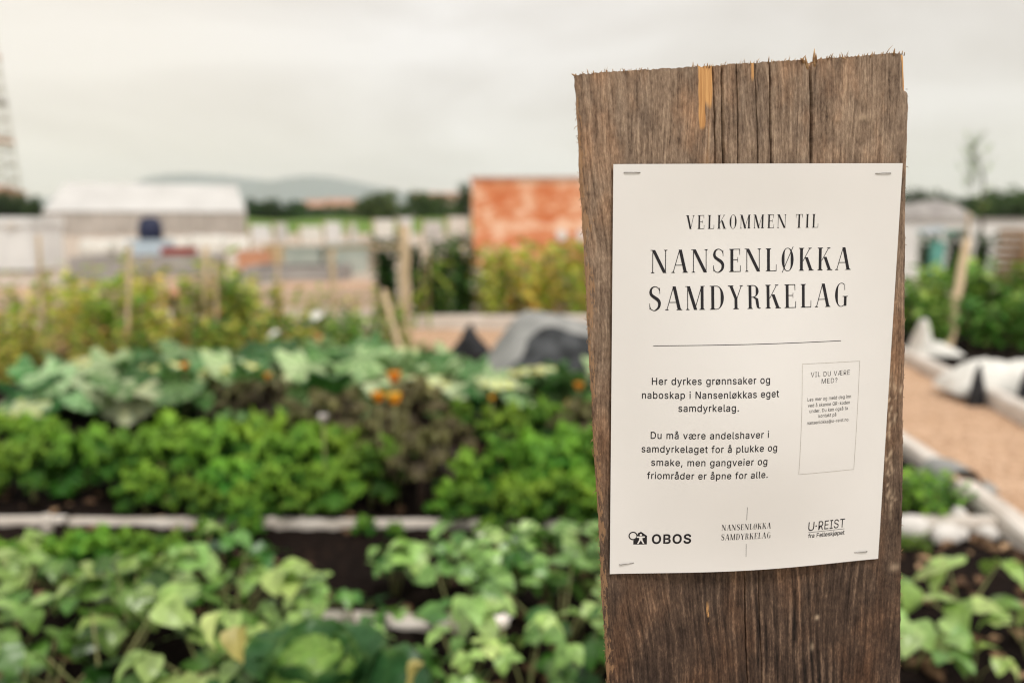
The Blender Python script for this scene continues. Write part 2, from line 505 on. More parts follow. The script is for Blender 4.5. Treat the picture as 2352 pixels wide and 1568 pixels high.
def brick_mat():
    m, N, L, bs = new_mat('patchy orange brick')
    t = N.new('ShaderNodeTexCoord'); mp = N.new('ShaderNodeMapping'); mp.inputs['Rotation'].default_value = (PI / 2, 0, 0)
    L.new(t.outputs['Object'], mp.inputs['Vector'])
    b = N.new('ShaderNodeTexBrick')
    b.inputs['Scale'].default_value = 1.0; b.inputs['Brick Width'].default_value = .52; b.inputs['Row Height'].default_value = .125
    b.inputs['Mortar Size'].default_value = .012; b.inputs['Bias'].default_value = -.05
    b.inputs['Color1'].default_value = (.70, .17, .055, 1); b.inputs['Color2'].default_value = (.80, .43, .25, 1)
    b.inputs['Mortar'].default_value = (.76, .36, .20, 1)
    L.new(mp.outputs['Vector'], b.inputs['Vector'])
    n = noise(N, L, objcoord(N, L, (1.0, 1.0, 2.6)), 1, 5, .75)
    r = ramp(N, [(.43, (.56, .155, .05)), (.50, (.68, .27, .12)), (.56, (.86, .60, .43))]); L.new(n, r.inputs['Fac'])
    c = mix_col(N, L, .78, b.outputs['Color'], r.outputs['Color'])
    L.new(c, bs.inputs['Base Color']); bs.inputs['Roughness'].default_value = .85
    return m


M['brick'] = brick_mat()

# ------------------------------------------------------------------ ground, soil, paths
g = MB(); g.grid([[(x, y, -.03) for x in np.linspace(-6500, 6500, 9)] for y in (-800, 0, 60, 800, 7000)])
tag(g.build('ground', M['meadow'], smooth=False), kind='structure')
g = MB(); g.grid([[(x, y, -.012) for x in np.linspace(-40, 30, 12)] for y in np.linspace(-4, 62, 12)])
tag(g.build('gravel_yard', M['yard'], smooth=False), kind='structure')


def near_edge(y): return 1.89 + .109 * (y - 2.79)
def far_edge(y): return 3.07 + .130 * (y - 4.646)


def vnoise(x, y, seed, octs=4, f0=1.0):
    r = np.random.default_rng(seed); out = np.zeros_like(x)
    amp, f = 1.0, f0
    for o in range(octs):
        for k in range(5):
            a = r.uniform(0, 2 * PI); p = r.uniform(0, 2 * PI)
            out += amp * np.sin((x * math.cos(a) + y * math.sin(a)) * f * r.uniform(.7, 1.4) + p) / 5
        amp *= .55; f *= 2.1
    return out


ys = np.linspace(.2, 7.0, 210); us = np.linspace(0, 1, 240)
P = np.zeros((len(ys), len(us), 3))
for i, y in enumerate(ys):
    x0, x1 = -5.2, near_edge(y) - .02
    P[i, :, 0] = x0 + (x1 - x0) * us; P[i, :, 1] = y
P[..., 2] = np.maximum(-.004, .022 + .018 * vnoise(P[..., 0], P[..., 1], 3, 5, 6.0) + RNG.uniform(-.006, .008, P.shape[:2]))
g = MB(); g.grid(P); tag(g.build('garden_soil', M['soil']), kind='structure')
ys = np.linspace(2.0, 12.0, 120); us = np.linspace(0, 1, 60)
P = np.zeros((len(ys), len(us), 3))
for i, y in enumerate(ys):
    P[i, :, 0] = far_edge(y) + .1 + 5 * us; P[i, :, 1] = y
P[..., 2] = .03 + .02 * vnoise(P[..., 0], P[..., 1], 4, 4, 5.0)
g = MB(); g.grid(P); tag(g.build('bed_soil', M['soil']), kind='structure')
ys = np.linspace(.4, 14.0, 170); us = np.linspace(0, 1, 24)
P = np.zeros((len(ys), len(us), 3))
for i, y in enumerate(ys):
    P[i, :, 0] = near_edge(y) + (far_edge(y) - near_edge(y)) * us; P[i, :, 1] = y
P[..., 2] = np.maximum(-.009, .002 + .012 * vnoise(P[..., 0], P[..., 1], 9, 4, 7.0))
g = MB(); g.grid(P); tag(g.build('wood_chip_path', M['chips']), kind='structure')
# second chip path that crosses behind the front beds
P = np.zeros((30, 110, 3))
for i, y in enumerate(np.linspace(7.02, 8.6, 30)):
    P[i, :, 0] = np.linspace(-8, 2.1, 110); P[i, :, 1] = y
P[..., 2] = .004 + .012 * vnoise(P[..., 0], P[..., 1], 12, 4, 7.0)
g = MB(); g.grid(P); tag(g.build('crossing_path', M['chips']), kind='structure')

# loose bark and clods lying on the soil by the plank
g = MB()
for k in range(900):
    if k < 420: x, y = random.uniform(.55, 2.0), random.uniform(1.2, 3.0)
    else: x, y = random.uniform(-2.4, .9), random.uniform(1.2, 4.0)
    if x > near_edge(y) - .06: continue
    s = random.uniform(.008, .028); a = random.uniform(0, PI)
    ca, sa = math.cos(a) * s * 1.5, math.sin(a) * s * 1.5
    z = .034; h = s * .5; tl = random.uniform(-.3, .3) * s
    v = [(x - ca, y - sa, z - tl), (x + sa * .5, y - ca * .5, z + h), (x + ca, y + sa, z + tl), (x - sa * .5, y + ca * .5, z + h * .8), (x, y, z - .02)]
    g.add(v, [(0, 1, 2, 3), (0, 4, 1), (1, 4, 2), (2, 4, 3), (3, 4, 0)], random.random())
M['bark_chip'] = leaf_mat('bark chip', [(0, (.06, .032, .02)), (.6, (.20, .11, .06)), (1, (.46, .30, .18))], rough=.85, transl=0.02)
tag(g.build('bark_litter', M['bark_chip'], smooth=False), kind='stuff')


# ------------------------------------------------------------------ timber edging
def timber(name, p0, p1, w, z0, z1, label, group, mat='white_timber', wob=.003):
    p0, p1 = Vector((*p0, 0)), Vector((*p1, 0))
    d = p1 - p0; Ln = d.length
    o = thing(name, label, 'timber edging', (p0.x, p0.y, 0), math.atan2(d.y, d.x), group)
    mb = MB()
    n = max(6, int(Ln / .15)); rows = []
    sec = [(-.5, 0), (-.5, .85), (-.38, 1), (.38, 1), (.5, .85), (.5, 0)]
    for i in range(n + 1):
        x = Ln * i / n
        oy, oz = wob * math.sin(i * 1.3 + Ln), wob * math.sin(i * .9 + 2 * Ln)
        rows.append([(x, a * w + oy, z0 + (z1 - z0) * b + (oz if b > 0 else 0)) for a, b in sec])
    mb.grid(rows)
    mb.add(rows[0], [(0, 1, 2, 3, 4, 5)]); mb.add(rows[-1], [(5, 4, 3, 2, 1, 0)])
    mb.build('board', M[mat], o, smooth=False)
    return o


E = 'timber edging round the beds'
bd = 2.95
timber('timber_edging', (-2.7, bd + .01), (-1.735, bd), .045, -.03, .05, 'pale timber edging in front of the kale, at the left of the joint', E)
timber('timber_edging', (-1.715, bd), (.35, bd - .03), .045, -.03, .05, 'pale timber edging in front of the kale, running on to the plank', E)
timber('timber_edging', (.37, bd - .03), (1.86, bd - .03), .06, -.03, .065, 'pale timber edging hidden behind the notice plank', E)
timber('timber_edging', (-.62, 2.19), (-.12, 2.17), .06, -.02, .05, 'short pale board among the bean plants above the cabbage', E)
o = thing('wooden_peg', 'short white peg beside the joint of the pale edging', 'peg', (-1.765, bd - .07, 0)); mb = MB()
mb.tube([(0, 0, -.05), (0, 0, .065), (0, 0, .09)], [.022, .022, .016], 8); mb.build('peg_shaft', M['white_timber'], o)
timber('timber_edging', (near_edge(.6), .6), (near_edge(3.30), 3.30), .10, -.03, .085, 'white timber edging along the near side of the chip path', E)
timber('timber_edging', (near_edge(3.52), 3.52), (near_edge(6.9), 6.9), .10, -.03, .085, 'white timber edging on the near side of the chip path, beyond the grey cloth', E)
timber('timber_edging', (far_edge(2.6), 2.6), (far_edge(7.4), 7.4), .11, -.03, .10, 'white timber edging along the far side of the chip path', E)
timber('timber_edging', (x_at(945, 8.7), 8.7), (x_at(1450, 8.7), 8.7), .10, -.02, .14, 'pale timber edging behind the grey fleece mound', E)

# ------------------------------------------------------------------ plant shapes
def rotm(az, pitch, roll=0.0):
    return np.array(Matrix.Rotation(az, 3, 'Z') @ Matrix.Rotation(pitch, 3, 'X') @ Matrix.Rotation(roll, 3, 'Y'))


def blade(L, W, shape='heart', fold=.25, droop=.5, nu=4, nv=6, wavy=0.0, ph=0.0):
    """leaf blade: base at the origin, growing along +Y, face up"""
    s = np.linspace(-1, 1, nu * 2 + 1)[None, :]; t = np.linspace(0, 1, nv + 1)[:, None]
    if shape == 'heart': h = np.sin(PI * np.clip(t, 0, 1) ** .52) ** .8
    elif shape == 'lance': h = np.sin(PI * t ** .85) ** .9
    elif shape == 'strap': h = np.minimum(1, t * 8) * (1 - t ** 3)
    else: h = np.sin(PI * t ** .7) ** .6
    h = np.maximum(h, .02)
    x = s * h * W / 2
    y = t * L - (np.abs(s) * .12 * L * (1 - t) ** 3 if shape == 'heart' else 0 * s)
    ang = droop * t
    z = np.abs(s) * h * W * fold * .5 - droop * L * .5 * t * t + 0 * s
    z = z + wavy * W * np.abs(s) ** 1.5 * np.sin(t * 14 + ph + s * 2)
    y = y * (1 - .18 * droop * t) + 0 * s
    return np.stack([x + 0 * t, y, z], -1)


def put(mb, P, az, pitch, roll, pos, tint):
    Q = P.reshape(-1, 3) @ rotm(az, pitch, roll).T + np.asarray(pos)
    mb.grid(Q.reshape(P.shape), tint)


def bean_plant(seed, h=.32, n=11, spread=.17):
    random.seed(seed)
    o = thing('bean_plant', '', 'bean plant')
    lv, st = MB(), MB()
    for k in range(n):
        az = k * 2.4 + random.uniform(-.4, .4); r = spread * random.uniform(.25, 1.1)
        z = h * random.uniform(.55, 1.08); top = np.array([math.cos(az) * r, math.sin(az) * r, z])
        st.tube([(0, 0, -.02), (top[0] * .35, top[1] * .35, z * .55), tuple(top)], [.0045, .0035, .002], 5)
        tn = min(.74, max(0, random.gauss(.5, .25) + .7 * (z / h - .85)))  # lower leaves tinted darker, painting in the shade under the plant
        if random.random() < .012: tn = random.uniform(.9, 1)
        L = random.uniform(.07, .112)
        for da in (-1.25, 0, 1.25):
            off = top + np.array([math.cos(az + da), math.sin(az + da), 0]) * .014
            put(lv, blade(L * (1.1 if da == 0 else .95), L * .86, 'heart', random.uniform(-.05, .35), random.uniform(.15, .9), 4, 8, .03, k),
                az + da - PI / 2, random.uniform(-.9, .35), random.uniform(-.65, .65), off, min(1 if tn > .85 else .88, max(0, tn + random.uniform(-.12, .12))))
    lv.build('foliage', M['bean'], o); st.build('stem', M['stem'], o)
    return o


def kale_leaf(mb, L, W, az, up0, bend, base, tint, amp=.022, nu=7, nv=44):
    t = np.linspace(0, 1, nv + 1); ds = L / nv
    ang = up0 - bend * t
    r = np.concatenate([[0], np.cumsum(np.cos(ang[:-1]) * ds)]); z = np.concatenate([[0], np.cumsum(np.sin(ang[:-1]) * ds)])
    s = np.linspace(-1, 1, nu * 2 + 1)
    hw = W / 2 * np.clip((t - .22) / .3, 0.03, 1) ** .7 * np.sqrt(np.clip(1.04 - t, 0, 1) * 3).clip(0, 1)
    p1, p2 = random.uniform(0, 6), random.uniform(0, 6)
    S, T = np.meshgrid(s, t)
    e = np.abs(S) ** 1.3
    ruf, ruf2 = np.zeros_like(S), np.zeros_like(S)
    for sg in (-1, 1):
        side = (S * sg > 0)
        for f_, w_ in ((17, .5), (41, .6), (63, .7), (88, .5)):
            q1, q2, fj = random.uniform(0, 6.3), random.uniform(0, 6.3), f_ * random.uniform(.8, 1.2)
            ruf += side * w_ * np.sin(T * fj + q1 + S * random.uniform(-5, 5)); ruf2 += side * w_ * np.sin(T * fj * 1.1 + q2 + S * random.uniform(-5, 5))
    ruf *= amp * e; ruf2 *= amp * .8 * e
    curl = -.5 * hw[:, None] * S ** 2
    hw = hw * (1 + .28 * np.sin(t * random.uniform(20, 27) + p1) + .16 * np.sin(t * 47 + p2))
    lat = S * hw[:, None] * .85 + np.sign(S) * ruf2 * .5
    nx, nz_ = -np.sin(ang)[:, None], np.cos(ang)[:, None]
    rr = r[:, None] + nx * (ruf + curl) + ruf2 * .6; zz = z[:, None] + nz_ * (ruf + curl)
    x = rr * math.cos(az) - lat * math.sin(az); y = rr * math.sin(az) + lat * math.cos(az)
    tt = np.clip(tint - .28 + .45 * T + .22 * (e - .4) + .22 * np.sin(T * 62 + p1) * e, 0, 1)  # base tinted dark, tip bright: shade and light painted into the leaf
    mb.grid(np.stack([x + base[0], y + base[1], zz + base[2]], -1), tt)


def kale_plant(seed, mat='kale', name='kale_plant', cat='kale', n=20, H=.22, L=.27, W=.17, stemm='stem', amp=.022, tmean=.5):
    random.seed(seed)
    o = thing(name, '', cat); lv, st = MB(), MB()
    st.tube([(0, 0, -.03), (.005, 0, H * .5), (.012, .006, H)], [.016, .014, .010], 8)
    for k in range(n):
        f = k / (n - 1); az = k * 2.39996 + random.uniform(-.2, .2)
        zb = H * (.70 + .30 * f)
        kale_leaf(lv, L * random.uniform(.85, 1.12) * (1 - .35 * f), W * random.uniform(.85, 1.15) * (1 - .25 * f), az,
                  .30 + 1.0 * f + random.uniform(-.12, .12), 1.30 - .35 * f, (math.cos(az) * .01, math.sin(az) * .01, zb),
                  tmean + .6 * (f - .5) + random.uniform(-.14, .14), amp)  # lower, outer leaves tinted darker to paint shade beneath the crown
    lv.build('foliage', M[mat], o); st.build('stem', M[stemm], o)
    return o


def squash_leaf(mb, R, pos, az, tilt, roll, tint):
    na, nr = 30, 5
    th = np.linspace(0, 2 * PI, na, endpoint=False)
    lob = 1 + .16 * np.cos(5 * (th - PI / 2)) + .05 * np.cos(13 * th + az)
    lob *= 1 - .55 * np.exp(-((((th + PI / 2 + PI) % (2 * PI)) - PI) / .28) ** 2)
    rows, tt = [], []
    for i in range(nr + 1):
        q = i / nr
        rad = R * lob * max(q, .02)
        z = -.25 * R * q ** 2 + .10 * R * q * np.cos(5 * (th - PI / 2)) + .05 * R * q * np.sin(11 * th + az)
        rows.append(np.stack([np.cos(th) * rad, np.sin(th) * rad, z], -1))
        tt.append(np.clip(tint + .18 * np.cos(10 * (th - PI / 2)) * (1 - abs(q - .5)), 0, 1))
    P = np.array(rows); Q = P.reshape(-1, 3) @ rotm(az, tilt, roll).T + np.asarray(pos)
    mb.grid(Q.reshape(P.shape), np.array(tt), closed=True)


def squash_plant(seed, n=12, yellow=False):
    random.seed(seed)
    o = thing('squash_plant', '', 'squash plant'); lv, st = MB(), MB()
    for k in range(n):
        az = k * 2.4 + random.uniform(-.3, .3); r = random.uniform(.08, .42); z = random.uniform(.07, .30) * (1.1 - r * .6)
        p = (math.cos(az) * r, math.sin(az) * r, z)
        st.tube([(0, 0, 0), (p[0] * .5, p[1] * .5, z * .75), p], [.009, .008, .006], 6)
        tn = random.uniform(.8, 1) if yellow and k % 2 else random.gauss(.5, .28)
        squash_leaf(lv, random.uniform(.10, .155), p, random.uniform(0, 6.3), random.uniform(-.75, .45), random.uniform(-.7, .7), min(1, max(0, tn)))
    lv.build('foliage', M['squash'], o); st.build('stem', M['stem'], o)
    return o


def leafy(seed, name, cat, h, nst, nlf, LL, LW, mat, stemm, spread, shape='lance', t0=0.0, t1=1.0, droop=.7, sr=.006, zmin=.12):
    random.seed(seed)
    o = thing(name, '', cat); lv, st = MB(), MB()
    for s in range(nst):
        a = random.uniform(0, 2 * PI); r = spread * math.sqrt(random.random()) * .6
        bx, by = math.cos(a) * r, math.sin(a) * r
        hx, hy = bx + random.uniform(-1, 1) * spread * .55, by + random.uniform(-1, 1) * spread * .55
        hh = h * random.uniform(.65, 1.05)
        st.tube([(bx, by, -.03), ((bx + hx) / 2 + random.uniform(-.02, .02), (by + hy) / 2, hh * .5), (hx, hy, hh)], [sr, sr * .8, sr * .4], 5)
        bt = random.uniform(t0, t1)
        for k in range(nlf):
            f = zmin + (1 - zmin) * (k + random.random()) / nlf
            p = (bx + (hx - bx) * f, by + (hy - by) * f, hh * f)
            put(lv, blade(LL * random.uniform(.6, 1.15), LW * random.uniform(.7, 1.15), shape, .25, droop * random.uniform(.5, 1.3), 2, 4),
                random.uniform(0, 6.3), random.uniform(-.4, .9), random.uniform(-.5, .5), p,
                min(1, max(0, bt + random.uniform(-.22, .22) - .15 * (f - .5))))
    lv.build('foliage', M[mat], o); st.build('stem', M[stemm], o)
    return o


# ------------------------------------------------------------------ bean plants in the front bed
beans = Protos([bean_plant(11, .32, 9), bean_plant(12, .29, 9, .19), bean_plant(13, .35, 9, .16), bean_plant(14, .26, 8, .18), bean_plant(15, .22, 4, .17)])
random.seed(21)
spots = []
# (px of the crown, distance, crown height): back row, middle rows, front rows
for px, Y, h in [(-60, 2.2, .25), (160, 2.25, .24), (260, 2.2, .25), (490, 2.35, .27), (430, 2.15, .28),
                 (20, 2.0, .30), (300, 1.95, .30), (530, 2.05, .28), (620, 2.0, .22), (700, 2.2, .17), (810, 2.15, .18),
                 (905, 2.35, .20), (1010, 2.4, .23), (1090, 2.3, .27), (1170, 2.25, .27), (1265, 2.3, .25), (1340, 2.35, .24), (1420, 2.4, .28), (1520, 2.3, .3),
                 (1050, 2.05, .25), (1290, 2.0, .28), (1500, 2.05, .3),
                 (90, 1.70, .31), (230, 1.72, .30), (490, 1.75, .25), (570, 1.95, .16),
                 (950, 1.78, .20), (1080, 1.75, .22), (1210, 1.76, .21), (1340, 1.78, .24), (1450, 1.75, .26), (1560, 1.8, .26),
                 (30, 1.52, .24), (340, 1.50, .22), (470, 1.52, .16), (960, 1.52, .13), (1440, 1.5, .18)]:
    spots.append((px, Y, h))
HH = [.33, .30, .36, .27]
for i, (px, Y, h) in enumerate(spots):
    k = random.randrange(4)
    side = 'beside the plank, right of the cabbage' if px > 860 else 'in the thick row left of the cabbage'
    beans.place((x_at(px, Y, .15), Y, 0), random.uniform(0, 6.3), h / beans.h[k], 'bean plant with light green heart-shaped leaves ' + side,
                'bean plants right of the cabbage' if px > 860 else 'bean plants left of the cabbage', k)
for k, (px, Y, h, lab) in enumerate([(2095, 1.95, .19, 'bean plant half hidden by the right edge of the plank'), (2215, 2.12, .24, 'upper bean plant on the bare soil right of the plank'),
                      (2245, 1.88, .13, 'low bean plant with drooping leaves on the bare soil right of the plank'), (2385, 1.98, .17, 'bean plant cut off by the frame, on bare soil below the chip path')]):
    beans.place((x_at(px, Y, .15), Y, 0), random.uniform(0, 6.3), h / beans.h[4], lab, 'bean plants on the bare soil', 4)
beans.finish()

# small blooms and dry leaves among the beans
def bloom(name, px, py, Y, r, mat, label, group=None, n=5):
    p = at(px, py, Y)
    o = thing(name, label, 'flower', (p.x, p.y, 0), random.uniform(0, 6), group); mb = MB(); st = MB()
    for k in range(n):
        put(mb, blade(r * 1.5, r * 1.1, 'round', .4, .2, 2, 4), k * 2 * PI / n, 1.05, 0, (0, 0, p.z - r * .8), random.random())
    st.tube([(0.01, 0, 0), (.004, 0, p.z * .5), (0, 0, p.z - r * .4)], .004, 5)
    mb.build('petals', M[mat], o); st.build('stem', M['stem'], o)
    return o


bloom('bean_flower', 1155, 1425, 1.85, .028, 'whiteflower', 'white flower among the beans near the plank')
bloom('bean_flower', 1105, 1230, 2.45, .014, 'whiteflower', 'small cream flower head above the beans')
for px, py, lab in [(545, 1445, 'dry orange-brown leaf hanging among the beans, left of the cabbage'), (505, 1415, 'pale withered leaf above the orange-brown one'),
                    (968, 1530, 'brown-edged withered leaf right of the cabbage')]:
    p = at(px, py, 1.62)
    o = thing('withered_leaf', lab, 'dry leaf', p, random.uniform(0, 6)); mb = MB()
    put(mb, blade(.075, .06, 'heart', .8, 1.0, 3, 6, .06), .4, -.7, .3, (0, 0, 0), .97 if 'pale' not in lab else .9)
    mb.build('leaf_blade', M['bean'], o)

for i, (px0, Y0, px1, Y1, zt, lab) in enumerate([(1085, 1.62, 1265, 1.70, .10, 'dry straw stalk bowed over the soil at the foot of the beans'), (1150, 1.50, 1330, 1.60, .05, 'straight dry stalk lying on the dark soil'),
                                                 (1250, 1.44, 1372, 1.56, .07, 'dry stalk nearest the plank'), (330, 1.62, 400, 1.78, .14, 'bare brown stalk in the gap of the left beans')]):
    a, b = Vector((x_at(px0, Y0), Y0, .01)), Vector((x_at(px1, Y1), Y1, .02))
    o = thing('dry_stalk', lab, 'dry stalk', a); mb = MB(); n = 8
    mb.tube([tuple((b - a) * (k / n) + Vector((0, 0, zt * math.sin(PI * k / n)))) for k in range(n + 1)], .0055, 6)
    mb.build('stalk_cane', M['drystem'], o)
p = Vector((x_at(1372, 1.5), 1.5, .02))
o = thing('withered_leaf', 'brown dead leaf on the soil against the plank', 'dry leaf', p, .5); mb = MB()
put(mb, blade(.14, .06, 'lance', .5, .6, 3, 6, .05), .2, .7, .3, (0, 0, 0), 1.0); mb.build('leaf_blade', M['bean'], o)

# ------------------------------------------------------------------ cabbage
p = Vector((x_at(722, 1.66, .12), 1.66, .005))
o = thing('cabbage', 'dark green savoy cabbage with a pale heart', 'cabbage', p, .4, None, 1.12)
mb = MB(); random.seed(5)
for k in range(15):
    f = k / 14; az = k * 2.4
    na, nr = 11, 10
    L = .25 * (1 - .35 * f); W = .24 * (1 - .3 * f)
    s = np.linspace(-1, 1, na); t = np.linspace(0, 1, nr + 1)
    S, T = np.meshgrid(s, t)
    ang0, bend = .55 + .75 * f, .9 - 1.7 * f * .55
    ang = ang0 - (bend) * T
    ds = L / nr
    r = np.vstack([np.zeros((1, na)), np.cumsum(np.cos(ang[:-1]) * ds, 0)]) + .02
    z = np.vstack([np.zeros((1, na)), np.cumsum(np.sin(ang[:-1]) * ds, 0)]) + .03 + .04 * f
    hw = W / 2 * np.sin(PI * np.clip(T * .86 + .1, 0, 1)) ** .6
    cup = .5 * hw * S ** 2
    wob = .006 * np.sin(S * 9 + T * 14 + k) + .010 * np.abs(S) ** 2 * np.sin(T * 17 + k)
    r2 = r - np.sin(ang) * (cup + wob) * .7; z2 = z + np.cos(ang) * (cup + wob)
    x = r2 * math.cos(az) - S * hw * math.sin(az); y = r2 * math.sin(az) + S * hw * math.cos(az)
    mb.grid(np.stack([x, y, z2], -1), np.clip(.35 + .3 * f + .3 * (np.abs(S) > .85) + .1 * np.sin(T * 20), 0, 1))
mb.build('outer_leaves', M['cabbage'], o)
mb = MB()
for k in range(6):
    th = np.linspace(.02, 2.0, 12)[:, None]; phi = np.linspace(-1.5, 1.5, 15)[None, :]
    R = .060 + .004 * k + .007 * np.sin(phi * 7 + th * 9 + k) + .012 * (th / 2) ** 3
    ax = k * 2.1
    x = R * np.sin(th) * np.cos(phi); y = R * np.sin(th) * np.sin(phi); z = R * np.cos(th)
    Pm = np.stack([x, y, z + 0 * phi], -1)
    Q = Pm.reshape(-1, 3) @ (rotm(ax, 0) @ np.array(Matrix.Rotation(-.5, 3, 'Y'))).T + np.array([0, 0, .15])
    mb.grid(Q.reshape(Pm.shape), np.clip(.12 + .13 * (k % 4) + .22 * np.sin(phi * 9 + th * 5 + k) * (th / 2), 0, 1))
mb.build('heart', M['heart'], o)

# ------------------------------------------------------------------ kale
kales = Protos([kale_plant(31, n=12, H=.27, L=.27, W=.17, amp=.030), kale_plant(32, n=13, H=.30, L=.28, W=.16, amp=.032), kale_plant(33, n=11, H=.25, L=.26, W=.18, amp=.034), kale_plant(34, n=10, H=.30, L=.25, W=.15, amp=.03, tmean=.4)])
KT = [.36, .39, .34]
random.seed(41)
kale_spots = []
for px, Y, h in [(500, 2.93, .19), (560, 2.90, .17), (1075, 2.92, .21), (1190, 2.90, .23), (1290, 2.92, .25), (1375, 2.9, .24), (450, 3.02, .22), (580, 3.0, .20), (690, 2.99, .21), (1040, 3.0, .19), (1340, 3.0, .26), (-40, 3.3, .28), (70, 3.2, .31), (190, 3.35, .33), (300, 3.25, .34), (400, 3.4, .37),
                 (330, 3.05, .24), (500, 3.3, .36), (590, 3.4, .37), (530, 3.08, .28), (680, 3.25, .36), (780, 3.35, .35), (640, 3.06, .26), (760, 3.05, .27), (850, 3.15, .30), (910, 3.35, .30),
                 (1080, 3.15, .27), (1170, 3.25, .33), (1260, 3.15, .36), (1340, 3.35, .38), (1200, 3.04, .24), (1430, 3.25, .38), (1560, 3.2, .36), (1700, 3.3, .35)]:
    kale_spots.append((px, Y, h))
for px, Y, h in kale_spots:
    k = random.randrange(4)
    grp = 'right' if px > 1010 else 'left'
    kales.place((x_at(px, Y, .2), Y, 0), random.uniform(0, 6.3), h / kales.h[k],
                'bright green curly kale behind the pale edging, ' + ('between the purple kale and the plank' if grp == 'right' else 'left of the purple kale'),
                'curly kale beside the plank' if grp == 'right' else 'curly kale left of the purple kale', k)
for px, Y, h in [(1050, 4.2, .24), (1150, 4.05, .27), (1250, 4.1, .27), (1345, 4.0, .28), (1450, 4.1, .28)]:
    k = random.randrange(3)
    kales.place((x_at(px, Y, .2), Y, 0), random.uniform(0, 6.3), h / kales.h[k], 'bright green kale in the short row below the grey fleece mound', 'kale below the fleece mound', k)
for px, Y, h in [(470, 2.82, .10), (575, 2.84, .11), (835, 2.85, .10), (905, 2.84, .08), (1120, 2.84, .1), (30, 2.5, .16), (130, 2.5, .17), (215, 2.52, .19), (300, 2.5, .19), (375, 2.55, .17)]:
    k = random.randrange(3)
    kales.place((x_at(px, Y, .1), Y, 0), random.uniform(0, 6.3), h / kales.h[k], 'low curly kale in front of the pale edging, above the beans', 'low kale in front of the edging', k)
for px, Y, h, lab in [(10, 3.9, .26, 'olive green kale at the left under the yellow squash leaf'), (90, 3.8, .27, 'kale standing just right of the olive kale under the yellow squash leaf')]:
    kales.place((x_at(px, Y, .1), Y, 0), random.uniform(0, 6.3), h / kales.h[0], lab, None, 0)
kales.finish()
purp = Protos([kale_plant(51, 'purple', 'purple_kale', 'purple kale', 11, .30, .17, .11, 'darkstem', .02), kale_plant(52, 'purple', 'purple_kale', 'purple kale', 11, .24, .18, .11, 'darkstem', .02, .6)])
for k, (px, Y, h, lab) in enumerate([(965, 3.08, .40, 'tall purple kale on a bare dark stem, right of the curly kale'), (885, 3.4, .38, 'purple-brown kale leaning left of the bare-stemmed one'),
                      (700, 3.5, .42, 'dark purple kale rising above the curly kale'), (770, 3.65, .43, 'purple-green kale below the orange squash flowers'),
                      (615, 4.1, .40, 'dull purple kale in front of the squash leaves'), (950, 3.9, .42, 'purple kale right of the orange squash flowers'),
                      (1035, 3.5, .33, 'purple kale with pale mid leaf next to the bright kale'), (1335, 3.75, .34, 'purple kale close against the plank'),
                      (530, 4.2, .36, 'small purple kale under the squash leaves')]):
    purp.place((x_at(px, Y, .3), Y, 0), random.uniform(0, 6.3), h / purp.h[k % 2], lab, 'purple kale plants', k % 2)
purp.finish()

# ------------------------------------------------------------------ squash
sq = Protos([squash_plant(61), squash_plant(62, 13), squash_plant(63, 11)])
random.seed(64)
for px, Y, s in [(150, 4.7, 1.0), (240, 5.0, 1.05), (330, 4.6, 1.05), (400, 5.2, 1.1), (470, 4.8, 1.1), (560, 5.1, 1.15), (640, 4.7, 1.15), (700, 5.3, 1.2),
                 (790, 4.9, 1.15), (860, 5.3, 1.1), (930, 4.8, 1.05), (1000, 5.2, .95), (1060, 4.9, .85), (740, 5.7, .95), (850, 5.8, .9), (480, 5.7, .85), (600, 5.7, .9),
                 (360, 5.6, .8), (990, 5.8, .8)]:
    sq.place((x_at(px, Y, .2), Y, 0), random.uniform(0, 6.3), s, 'squash plant with big grey-green leaves behind the kale', 'squash plants behind the kale')
for px, Y, s in [(1140, 4.9, .8), (1250, 5.0, .75), (1330, 4.9, .95)]:
    sq.place((x_at(px, Y, .2), Y, 0), random.uniform(0, 6.3), s, 'squash plant spreading below the grey fleece mound', 'squash plants below the fleece mound')
o = squash_plant(66, 9, True); o.location = (x_at(25, 4.5, .2), 4.5, 0)
o['label'] = 'squash plant with large yellow-green leaves at the left end of the row'
sq.finish()
for i, (px, py, Y, r, lab) in enumerate([(868, 908, 3.15, .042, 'orange squash flower, left one of the open pair'), (906, 912, 3.12, .044, 'orange squash flower, right one of the open pair'),
                          (905, 862, 3.6, .048, 'yellow squash flower above the open pair'), (615, 862, 4.2, .03, 'orange squash flower in the middle of the grey-green leaves'),
                          (1330, 885, 4.0, .036, 'orange squash flower close to the plank'), (1130, 912, 4.0, .022, 'small orange squash flower above the bright kale'),
                          (425, 838, 4.5, .03, 'faded orange squash flower at the back of the patch'), (742, 958, 3.0, .030, 'pale pink withered flower above the kale'),
                          (1310, 925, 3.9, .03, 'yellow leafy flower head below the orange flower by the plank')]):
    bloom('squash_flower', px, py, Y, r, 'flower' if 'pale' not in lab else 'whiteflower', lab, n=6)
